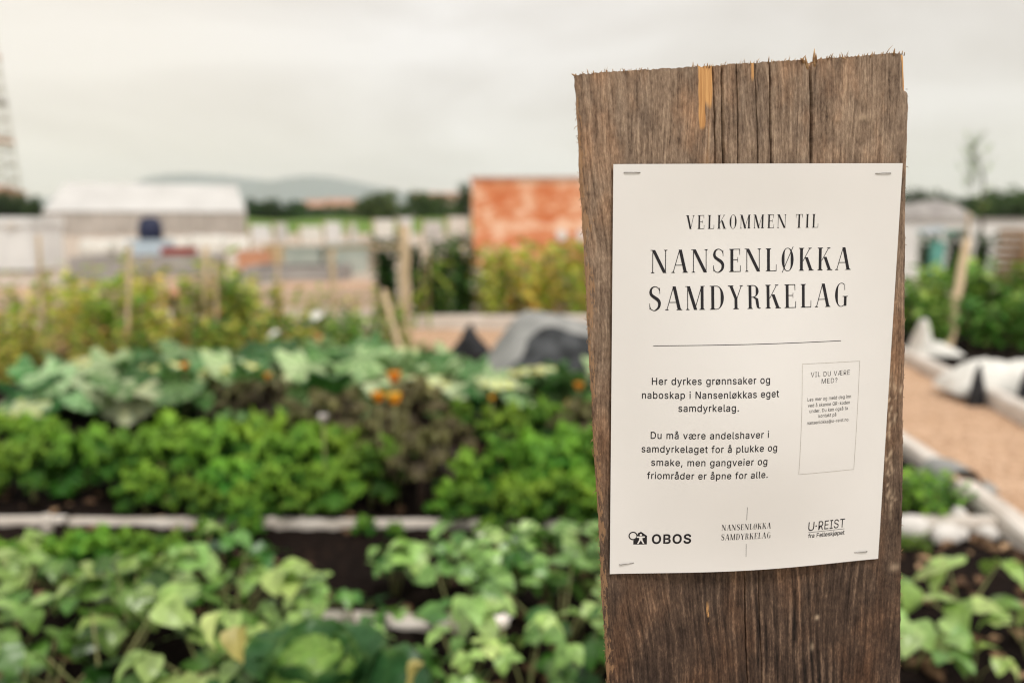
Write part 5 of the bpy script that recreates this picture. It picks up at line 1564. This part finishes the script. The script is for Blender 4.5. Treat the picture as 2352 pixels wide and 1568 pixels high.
# plain sans letters: advance width, then the outline rings (em = 1000; outer rings run clockwise, counters the other way)
SANS = {
    ',': (188, ['38,-119 68,71 137,71 84,-119']),
    '-': (453, ['337,244 337,188 114,188 114,244']),
    '.': (188, ['95,-4 78,-1 63,9 53,24 50,41 53,59 63,73 78,83 95,87 113,83 128,73 138,59 141,41 138,24 128,9 113,-1']),
    '?': (358, ['132,152 132,159 141,230 153,252 168,269 209,298 247,334 258,357 262,384 259,406 250,425 220,452 178,462 137,453 106,425 96,404 92,378 27,378 33,418 49,452 73,479 103,499 138,511 178,516 219,511 255,498 284,478 306,451 319,418 324,382 319,344 306,311 284,284 254,261 219,235 200,205 194,158 194,152', '164,-4 146,-1 131,9 121,24 118,41 121,58 131,73 146,83 164,86 181,83 196,73 206,58 209,41 206,24 196,9 181,-1']),
    '@': (676, ['355,-135 284,-130 221,-114 167,-88 122,-53 87,-8 61,46 45,109 40,179 46,248 61,309 87,363 123,408 167,444 220,470 281,486 349,492 415,486 472,469 522,442 562,407 594,366 617,319 631,268 635,215 631,142 615,76 599,49 579,28 551,15 517,11 476,17 441,36 429,50 423,68 420,68 408,48 388,30 361,17 326,13 285,18 251,35 224,62 204,96 192,137 188,182 193,226 207,265 228,297 257,322 291,338 330,343 360,340 385,331 416,306 419,306 419,335 474,335 474,110 476,91 485,74 499,63 518,59 540,63 557,76 568,97 576,127 581,215 577,259 567,301 548,339 523,373 490,402 450,424 402,438 347,442 292,438 242,424 199,402 164,372 135,334 115,289 102,236 98,178 102,119 115,66 135,21 165,-17 201,-46 246,-68 298,-81 357,-85 412,-80 458,-69 489,-59 504,-107 464,-120 411,-131', '329,65 359,68 382,78 400,95 412,118 422,185 419,221 411,249 399,269 381,282 331,292 305,288 283,277 265,260 252,239 242,185 251,125 262,101 279,81 301,69']),
    'B': (456, ['60,0 60,509 241,509 289,504 329,491 359,469 381,442 394,410 398,374 395,344 387,320 356,286 315,267 315,262 339,257 363,245 385,227 402,203 414,173 418,136 413,100 400,67 377,39 344,18 301,4 247,0', '125,57 245,57 296,63 330,80 349,105 355,137 352,161 342,184 327,203 306,218 279,228 248,231 125,231', '125,285 238,285 288,296 308,309 323,326 333,348 336,372 330,403 313,429 283,446 240,452 125,452']),
    'D': (502, ['219,0 96,0 96,57 215,57 272,63 318,81 354,110 379,149 394,198 399,255 394,312 379,361 354,399 320,428 275,446 221,452 93,452 93,509 225,509 294,501 353,478 399,441 433,391 455,329 462,255 455,181 433,119 398,68 351,31 291,8', '125,509 125,0 60,0 60,509']),
    'E': (419, ['60,0 60,509 372,509 372,452 125,452 125,286 355,286 355,229 125,229 125,57 375,57 375,0']),
    'F': (410, ['60,0 60,509 369,509 369,452 125,452 125,278 346,278 346,221 125,221 125,0']),
    'H': (517, ['60,0 60,509 125,509 125,289 392,289 392,509 457,509 457,0 392,0 392,232 125,232 125,0']),
    'I': (300, ['31,0 31,57 118,57 118,452 31,452 31,509 269,509 269,452 183,452 183,57 269,57 269,0']),
    'L': (393, ['60,0 60,509 125,509 125,57 361,57 361,0']),
    'M': (628, ['60,0 60,509 152,509 277,187 287,159 299,123 311,84 322,49 307,49 318,83 330,121 342,158 352,187 476,509 568,509 568,0 504,0 504,291 504,327 505,369 506,413 507,457 513,457 498,409 482,363 467,322 456,291 342,0 286,0 170,291 159,321 145,361 129,408 112,457 119,457 120,416 121,372 122,328 122,291 122,0']),
    'N': (523, ['60,0 60,509 136,509 343,183 363,151 388,107 414,55 405,54 401,108 399,157 399,195 399,509 463,509 463,0 387,0 202,290 177,331 148,381 108,452 119,454 122,384 124,328 125,291 125,0']),
    'O': (533, ['267,-7 205,1 150,25 105,63 70,115 48,179 40,254 48,329 70,393 105,445 150,484 205,508 267,516 329,508 384,484 429,445 464,393 486,329 493,254 486,179 464,115 429,63 384,25 329,1', '267,53 310,59 349,76 383,105 408,144 425,194 430,254 425,314 408,365 383,404 349,433 310,450 267,456 223,450 184,433 151,404 125,364 109,314 103,254 109,194 125,144 151,105 184,76 223,59']),
    'Q': (533, ['245,159 313,159 369,85 384,65 468,-48 401,-48 346,27 331,46', '267,-7 205,1 150,25 105,63 70,115 48,179 40,254 48,329 70,393 105,445 150,484 205,508 267,516 329,508 384,484 429,445 464,393 486,329 493,254 486,179 464,115 429,63 384,25 329,1', '267,53 310,59 349,76 383,105 408,144 425,194 430,254 425,314 408,365 383,404 349,433 310,450 267,456 223,450 184,433 151,404 125,364 109,314 103,254 109,194 125,144 151,105 184,76 223,59']),
    'R': (449, ['60,0 60,509 236,509 290,504 333,489 367,465 390,433 405,395 409,352 405,309 390,271 367,240 333,217 289,203 236,198 96,198 96,255 234,255 269,258 298,267 319,281 334,300 342,324 345,352 342,380 334,405 319,425 298,440 269,449 233,452 125,452 125,0', '353,0 230,229 303,229 428,0']),
    'S': (447, ['224,-9 172,-4 128,9 91,31 64,60 46,96 38,137 104,137 110,110 123,88 142,71 166,59 224,49 257,52 286,60 311,74 329,92 341,114 346,139 342,161 332,179 296,205 245,222 184,239 128,260 86,289 60,326 52,372 58,413 75,448 102,476 138,498 180,511 227,516 275,511 316,498 351,476 377,449 394,415 401,378 337,378 326,412 302,437 267,453 225,459 194,456 167,448 145,435 129,418 118,398 115,376 119,352 131,334 169,308 212,293 264,279 312,264 359,238 395,198 405,171 408,139 403,99 386,64 360,34 323,11 278,-4']),
    'T': (449, ['32,452 32,509 417,509 417,452 257,452 257,0 193,0 193,452']),
    'U': (517, ['259,-8 203,-2 154,15 114,43 85,80 66,124 60,173 60,509 124,509 124,178 128,144 141,113 160,87 187,68 220,56 259,52 298,56 331,68 357,87 377,113 389,144 393,178 393,509 457,509 457,173 451,124 433,80 403,43 363,15 315,-2']),
    'V': (480, ['204,0 16,509 84,509 192,206 215,137 248,31 235,31 267,138 290,206 395,509 463,509 278,0']),
    'a': (389, ['160,-9 126,-5 94,5 68,22 48,45 35,73 30,108 34,138 43,161 58,179 78,193 125,211 178,220 234,227 265,235 273,243 276,255 276,257 267,297 240,322 196,331 149,322 118,301 100,274 41,291 57,322 79,346 104,364 133,375 194,384 239,379 286,360 306,343 322,320 333,290 337,251 337,0 277,0 277,52 272,52 252,25 215,1', '170,45 202,49 228,59 248,74 263,93 272,115 276,138 276,190 259,182 231,176 200,171 175,168 134,159 103,139 95,124 92,105 102,72 130,52']),
    'b': (424, ['229,-8 198,-5 172,4 138,31 118,59 112,59 112,0 53,0 53,509 114,509 114,319 118,319 137,346 171,373 197,381 229,384 274,378 313,361 345,332 370,293 385,245 390,189 385,133 370,84 346,45 313,16 274,-2', '220,47 253,51 279,66 301,88 316,117 325,151 328,189 325,227 316,261 301,290 280,311 253,325 220,330 188,325 161,312 140,291 125,263 116,229 113,189 116,150 125,115 140,86 162,65 188,51']),
    'd': (424, ['195,-8 151,-2 111,16 79,45 55,84 39,133 34,189 39,245 55,293 79,332 112,361 151,378 196,384 228,381 253,373 287,346 306,319 311,319 311,509 372,509 372,0 313,0 313,59 307,59 287,31 252,4 227,-5', '205,47 236,51 263,65 284,86 299,115 309,150 312,189 309,229 300,263 284,291 263,312 237,325 205,330 172,325 145,311 124,290 108,261 99,227 96,189 99,151 109,117 124,88 145,66 172,51']),
    'e': (404, ['212,-8 161,-2 117,16 82,46 56,85 40,132 34,187 39,242 55,290 81,329 115,359 157,378 205,384 266,374 294,361 319,341 341,315 357,282 368,242 371,194 371,169 75,169 75,221 338,221 310,202 307,237 298,269 283,294 263,314 237,326 205,330 173,326 146,313 125,294 109,270 99,241 96,211 96,178 100,139 110,106 128,80 151,61 179,50 212,46 254,53 285,73 306,105 365,91 353,63 335,39 311,19 283,4 249,-5']),
    'f': (254, ['228,379 228,327 6,327 6,379', '81,0 81,432 84,461 96,486 113,505 135,519 187,530 222,527 243,521 227,468 215,472 195,474 171,470 154,460 145,443 142,419 142,0']),
    'g': (425, ['207,-151 168,-148 134,-140 82,-110 51,-69 101,-41 122,-66 154,-88 207,-97 249,-92 282,-75 304,-47 311,-6 311,68 306,68 287,41 252,16 227,8 195,5 152,10 113,27 80,53 55,90 39,136 34,191 39,246 55,293 80,332 112,361 152,378 196,384 228,382 253,373 288,346 308,319 313,319 313,379 372,379 372,-9 367,-54 350,-90 324,-117 291,-136 251,-147', '205,59 237,63 264,75 285,95 300,121 309,154 312,193 309,231 300,264 285,291 264,312 237,325 205,330 172,325 145,312 124,290 109,262 99,229 96,193 99,155 109,123 124,96 145,76 172,63']),
    'h': (410, ['114,227 114,0 53,0 53,509 114,509 114,287 102,287 124,332 152,362 187,379 227,384 264,380 295,369 321,349 341,321 353,285 357,240 357,0 296,0 296,235 290,275 273,304 246,323 210,329 184,326 161,317 141,303 126,283 117,257']),
    'i': (167, ['53,0 53,379 114,379 114,0', '84,443 67,446 54,455 44,468 41,483 44,499 54,512 67,521 84,524 100,521 114,512 123,499 126,483 123,468 114,455 100,446']),
    'j': (167, ['53,379 114,379 114,-30 111,-63 102,-90 86,-113 65,-129 37,-139 4,-143 -10,-143 -10,-87 2,-87 25,-83 40,-72 50,-54 53,-29', '83,443 67,446 53,455 44,468 41,483 44,499 53,512 67,521 83,524 100,521 114,512 123,499 126,483 123,468 114,455 100,446']),
    'k': (381, ['110,137 110,212 121,212 284,379 360,379 184,199 177,199', '53,0 53,509 114,509 114,0', '294,0 148,186 191,229 372,0']),
    'l': (189, ['139,-2 101,3 74,20 58,47 53,84 53,509 114,509 114,99 120,62 130,54 146,52 160,53 170,54 181,3 162,-1']),
    'm': (610, ['53,0 53,379 112,379 112,295 108,295 118,323 132,346 172,376 219,386 257,380 287,361 309,331 321,295 312,295 322,321 337,343 381,375 437,386 468,383 497,372 522,354 541,328 553,296 557,255 557,0 496,0 496,254 490,289 473,313 447,326 419,330 395,328 374,320 345,290 335,247 335,0 274,0 274,260 269,288 253,311 229,326 199,330 158,320 140,307 126,289 117,266 114,238 114,0']),
    'n': (410, ['114,227 114,0 53,0 53,379 112,379 112,287 102,287 124,332 152,362 187,379 227,384 264,380 295,369 321,349 341,321 353,285 357,240 357,0 296,0 296,235 290,275 273,304 246,323 210,329 184,326 161,317 141,303 126,283 117,257']),
    'o': (415, ['207,-8 159,-2 117,16 82,46 56,85 40,133 34,187 40,243 56,291 82,330 117,360 159,378 207,384 256,378 299,360 333,330 359,291 376,243 381,187 376,133 359,85 333,46 299,16 256,-2', '207,46 242,51 270,66 292,89 307,117 316,151 319,187 316,224 307,258 292,287 270,310 242,325 207,330 173,325 145,310 124,287 108,258 99,224 96,187 99,151 108,117 124,89 145,66 173,51']),
    'p': (424, ['53,-143 53,379 112,379 112,319 118,319 137,346 171,373 197,381 229,384 274,378 313,361 345,332 370,293 385,245 390,189 385,133 370,84 346,45 313,16 274,-2 229,-8 198,-5 173,4 138,31 118,59 114,59 114,-143', '220,47 253,51 279,66 301,88 316,117 325,151 328,189 325,227 316,261 301,290 280,311 253,325 220,330 188,325 161,312 140,291 125,263 116,229 113,189 116,150 125,115 140,86 162,65 188,51']),
    'r': (259, ['53,0 53,379 112,379 112,321 115,321 130,347 152,367 181,380 213,385 229,384 243,384 243,322 230,324 207,326 182,323 159,315 140,301 126,284 117,262 114,237 114,0']),
    's': (365, ['182,-8 145,-5 112,3 84,18 62,38 45,63 36,94 94,107 105,79 124,60 150,49 181,45 217,50 244,62 262,81 268,103 265,121 254,136 237,147 212,155 149,170 104,186 72,208 53,237 47,274 51,305 65,332 87,354 115,370 149,381 187,384 223,381 254,372 279,358 299,339 324,290 268,277 258,298 243,316 219,328 187,333 156,329 131,317 114,299 109,277 112,258 124,243 172,223 229,209 275,194 306,171 325,142 331,107 326,75 312,47 290,24 260,6 223,-5']),
    't': (227, ['204,379 204,327 6,327 6,379', '65,471 126,471 126,98 128,76 136,61 150,53 170,50 185,51 202,54 213,2 192,-3 168,-4 125,2 92,21 72,52 65,93']),
    'u': (410, ['182,-5 146,-1 115,11 89,31 69,59 57,95 53,139 53,379 114,379 114,144 119,105 137,75 164,56 200,50 226,53 249,62 268,77 283,97 293,122 296,153 296,379 357,379 357,0 298,0 298,92 307,92 286,47 257,17 222,0']),
    'v': (389, ['163,0 17,379 84,379 165,155 187,87 206,21 184,21 203,87 224,155 305,379 371,379 226,0']),
    'y': (389, ['47,-139 61,-86 71,-87 104,-89 130,-74 151,-36 163,-1 17,379 84,379 165,155 187,87 206,21 184,21 202,87 224,155 305,379 371,379 204,-58 177,-107 139,-136 91,-145 65,-143']),
    'Æ': (693, ['16,0 259,509 646,509 646,452 399,452 399,283 630,283 630,226 399,226 399,57 649,57 649,0 337,0 337,465 303,465 87,0', '133,143 133,197 367,197 367,143']),
    'å': (389, ['160,-9 126,-5 94,5 68,22 48,45 35,73 30,108 34,138 43,161 58,179 78,193 125,211 178,220 234,227 265,235 273,243 276,255 276,257 267,297 240,322 196,331 149,322 118,301 100,274 41,291 57,322 79,346 104,364 133,375 194,384 239,379 286,360 306,343 322,320 333,290 337,251 337,0 277,0 277,52 272,52 252,25 215,1', '170,45 202,49 228,59 248,74 263,93 272,115 276,138 276,190 259,182 231,176 200,171 175,168 134,159 103,139 95,124 92,105 102,72 130,52', '189,404 166,407 145,416 112,447 103,467 100,490 103,512 112,532 145,563 166,572 189,575 213,572 234,563 266,532 275,512 278,490 275,467 266,447 234,416 213,407', '189,447 206,450 219,460 229,473 232,490 229,506 219,519 206,529 189,532 173,529 159,519 150,506 147,490 150,473 159,460 173,450']),
    'æ': (638, ['161,-9 126,-5 95,5 68,22 48,45 35,74 30,108 34,137 45,162 61,181 83,196 135,215 193,221 569,221 541,200 542,235 534,266 520,293 498,313 472,326 440,330 408,326 381,313 359,294 343,270 333,241 329,211 329,178 333,139 344,106 361,81 385,62 413,50 445,46 487,53 519,73 539,105 599,92 587,64 569,40 545,20 516,4 483,-5 445,-8 406,-5 371,6 341,23 317,45 299,72 288,102 298,291 330,341 352,359 378,373 407,382 440,384 501,374 528,361 554,341 575,315 591,282 602,242 605,194 605,169 194,169 143,162 106,141 95,125 92,105 97,79 114,61 139,50 170,46 202,49 228,59 248,74 263,93 272,115 275,138 275,257 266,297 240,322 196,331 149,322 118,301 100,274 41,291 57,322 79,346 104,364 133,375 194,384 245,377 270,367 293,351 311,328 324,296 312,70 306,70 286,40 252,15 210,-2']),
    'ø': (415, ['207,-8 159,-2 117,16 82,46 56,85 40,133 34,187 40,243 56,291 82,330 117,360 159,378 207,384 256,378 299,360 333,330 359,291 376,243 381,187 376,133 359,85 333,46 299,16 256,-2', '207,46 242,51 270,66 292,89 307,117 316,151 319,187 316,224 307,258 292,287 270,310 242,325 207,330 173,325 145,310 124,287 108,258 99,224 96,187 99,151 108,117 124,89 145,66 173,51', '64,-15 27,15 352,395 388,364']),
}
CAPH = max(int(p.split(',')[1]) for p in SANS['H'][1][0].split()) / 1000


def inside(poly, p):
    c = False
    for i in range(len(poly)):
        a, b = poly[i - 1], poly[i]
        if (a[1] > p[1]) != (b[1] > p[1]) and p[0] < (b[0] - a[0]) * (p[1] - a[1]) / (b[1] - a[1]) + a[0]: c = not c
    return c


def sans_text(pr, text, x0, x1, yb, cap, spacing=.03, offset=0.0, lift=0):
    """set a line of sans lettering between x0 and x1; offset fattens or thins the strokes (em)"""
    tris, x, lo, hi = [], 0.0, 1e9, -1e9
    for ch in text:
        if ch == ' ':
            x += .22 + spacing; continue
        adv, rings = SANS[ch]
        polys = []
        for r_ in rings:
            q = np.array([[float(v) for v in p.split(',')] for p in r_.split()]) / 1000
            nx_ = np.roll(q, -1, 0); pv_ = np.roll(q, 1, 0)
            if offset:
                d = nx_ - pv_; d /= np.linalg.norm(d, axis=1)[:, None] + 1e-9
                q = q + np.stack([-d[:, 1], d[:, 0]], -1) * offset
            area = float(np.sum(q[:, 0] * np.roll(q[:, 1], -1) - np.roll(q[:, 0], -1) * q[:, 1])) / 2
            polys.append((area, q))
        outer = [q for a_, q in polys if a_ < 0]; holes = [q for a_, q in polys if a_ >= 0]
        for k, q in enumerate(outer):
            mine = [h_ for h_ in holes if sum(inside(q, p) for p in h_) > .6 * len(h_)]
            loops = [[Vector((p[0], p[1], 0)) for p in z_] for z_ in [q] + mine]
            flat = [p for l_ in loops for p in l_]
            for t_ in tessellate_polygon(loops):
                tris.append([(flat[i_][0] + x, flat[i_][1], lift + k * .5) for i_ in t_])
            lo = min(lo, x + q[:, 0].min()); hi = max(hi, x + q[:, 0].max())
        x += adv / 1000 + spacing
    sx, sy = (x1 - x0) / (hi - lo), cap / CAPH
    for t_ in tris:
        n = len(pr.v); pr.v += [(x0 + (p[0] - lo) * sx, yb + p[1] * sy, p[2]) for p in t_]; pr.f.append((n, n + 1, n + 2))


pr = Print()
serif_text(pr, 'VELKOMMEN TIL', -53, 44, 103.9, 9.5, .20)
serif_text(pr, 'NANSENLØKKA', -77.8, 69.4, 73.6, 16.1, .15)
serif_text(pr, 'SAMDYRKELAG', -79.4, 68.6, 47.4, 16.7, .15)
pr.build('heading', M['ink'], notice)
pr = Print(); pr.line((-75.8, 22.3), (63.2, 22.6), .42, 60); pr.build('rule_line', M['ink'], notice)
pr = Print()
for tx_, a0, a1, yb in [('Her dyrkes grønnsaker og', -76.6, 7.5, -5.6), ('naboskap i Nansenløkkas eget', -83.4, 14.3, -15.6), ('samdyrkelag.', -58, -15.4, -25.0),
                        ('Du må være andelshaver i', -77, 7.3, -45.0), ('samdyrkelaget for å plukke og', -83.2, 14, -55.1), ('smake, men gangveier og', -76.3, 7, -65.1), ('friområder er åpne for alle.', -79, 8, -75.1)]:
    sans_text(pr, tx_, a0, a1, yb, 5.1, .035, .008)
pr.build('body_text', M['ink'], notice)
box_ = Print()
for p_, q_ in (((32.3, 7.2), (79.3, 6.9)), ((79.3, 6.9), (79.0, -74.9)), ((79.0, -74.9), (32.4, -74.3)), ((32.4, -74.3), (32.3, 7.2))): box_.line(p_, q_, .32, 40)
ib = box_.build('info_box', M['greyink'], notice)
pr = Print()
sans_text(pr, 'VIL DU VÆRE', 39.2, 71.2, -2.6, 3.5, .05, -.004); sans_text(pr, 'MED?', 48, 61, -7.8, 3.5, .05, -.004)
for tx_, a0, a1, yb in [('Les mer og meld deg inn', 36.8, 73, -20.0), ('ved å skanne QR-koden', 37.2, 72.2, -24.4), ('under. Du kan også ta', 38.6, 70.6, -28.6), ('kontakt på', 46.2, 61, -32.6), ('nansenlokka@u-reist.no.', 36.9, 72.4, -37.2)]:
    sans_text(pr, tx_, a0, a1, yb, 2.5, .015, .0)
pr.build('info_text', M['thinink'], ib)
# logos
pr = Print()
sans_text(pr, 'OBOS', -74.4, -45.6, -125.1, 7.0, .06, .024)
def ring(cx, cy, r, w, lift=3, n=30):
    A = np.linspace(0, 2 * PI, n)
    pr.strip([(cx + r * math.cos(a), cy + r * math.sin(a)) for a in A], [(cx + (r - w) * math.cos(a), cy + (r - w) * math.sin(a)) for a in A], lift)
ring(-88.2, -119.0, 3.3, .85)
pr.poly([(-87.9, -125.7), (-78.0, -125.7), (-78.0, -119.0), (-82.4, -115.8), (-84.6, -116.9), (-84.9, -118.2), (-85.0, -120.2), (-86.6, -122.0), (-87.9, -122.4)], 0)
pr.build('logo', M['ink'], notice)
fig = Print()
A = np.linspace(0, 2 * PI, 16, endpoint=False)
fig.poly([(-82.5 + .85 * math.cos(a), -118.3 + .85 * math.sin(a)) for a in A], 6)
fig.poly([(-85.4, -119.4), (-79.6, -119.4), (-79.5, -120.4), (-81.4, -120.7), (-83.6, -120.7), (-85.5, -120.4)], 6)
fig.poly([(-83.6, -120.7), (-81.4, -120.7), (-81.2, -122.4), (-83.8, -122.4)], 7)
fig.poly([(-83.8, -122.4), (-82.5, -122.4), (-84.1, -125.2), (-85.2, -125.2)], 6)
fig.poly([(-82.5, -122.4), (-81.2, -122.4), (-79.8, -125.2), (-80.9, -125.2)], 8)
fig.build('logo_figure', M['paper'], notice)
pr = Print()
pr.line((-5.6, -97.6), (-5.2, -107.9), .28); pr.line((-4.2, -127.2), (-3.7, -137.4), .28)
serif_text(pr, 'NANSENLØKKA', -23.5, 13.9, -115.6, 4.6, .10); serif_text(pr, 'SAMDYRKELAG', -23.5, 14.5, -123.4, 4.8, .10)
pr.build('logo', M['ink'], notice)
pr = Print()
sans_text(pr, 'U', 44.2, 49.0, -120.3, 7.0); sans_text(pr, 'REIST', 52.6, 74.6, -120.3, 7.0, .02)
pr.poly([(50.6 + .62 * math.cos(a), -116.9 + .62 * math.sin(a)) for a in A], 2)
pr.line((44.4, -121.6), (74.7, -121.5), .28); sans_text(pr, 'fra Felleskjøpet', 44.7, 75.0, -126.0, 3.3, .0, .010)
pr.build('logo', M['ink'], notice)
# small specks of dirt on the sheet stay out; staples hold it
for lab, a0, b0, ln, tilt in [('staple in the upper left corner of the notice', -91.9, 142.8, 11.2, -.01), ('staple in the upper right corner of the notice', 90.6, 141.5, 11.4, .01),
                              ('staple in the lower left corner of the notice', -92.4, -140.6, 10.6, .10), ('staple in the lower right corner of the notice', 89.6, -141.6, 10.8, -.0)]:
    a, b = a0 / 1000, b0 / 1000; y = -float(belly(np.array(a), np.array(b))) - .0003
    o = thing('staple', lab, 'staple', FRM @ Vector((a, y, b)), 0, 'staples holding the notice')
    o.matrix_world = FRM @ Matrix.Translation((a, y, b)) @ Matrix.Rotation(-tilt, 4, 'Y')
    mb = MB(); h = ln / 2000
    mb.tube([(-h, .0065, 0), (-h, -.0002, 0), (-h + .0005, -.00055, 0), (0, -.0007, .0001), (h - .0005, -.00055, 0), (h, -.0002, 0), (h, .0065, 0)], .00030, 6)
    mb.build('staple_wire', M['staple'], o)

# ------------------------------------------------------------------ the air between here and the hills
mb = MB(); mb.box(-7200, 7200, -1200, 7300, -3.5, 420)
hz = mb.build('haze', M['white_plastic'], smooth=False)
hm = bpy.data.materials.new('haze'); hm.use_nodes = True; hn = hm.node_tree.nodes; hl = hm.node_tree.links
hn.remove(hn['Principled BSDF'])
pv = hn.new('ShaderNodeVolumePrincipled'); pv.inputs['Color'].default_value = (.94, .962, .985, 1); pv.inputs['Density'].default_value = .00015; pv.inputs['Anisotropy'].default_value = 0.0
hl.new(pv.outputs[0], hn['Material Output'].inputs['Volume'])
hz.data.materials[0] = hm
tag(hz, kind='stuff')
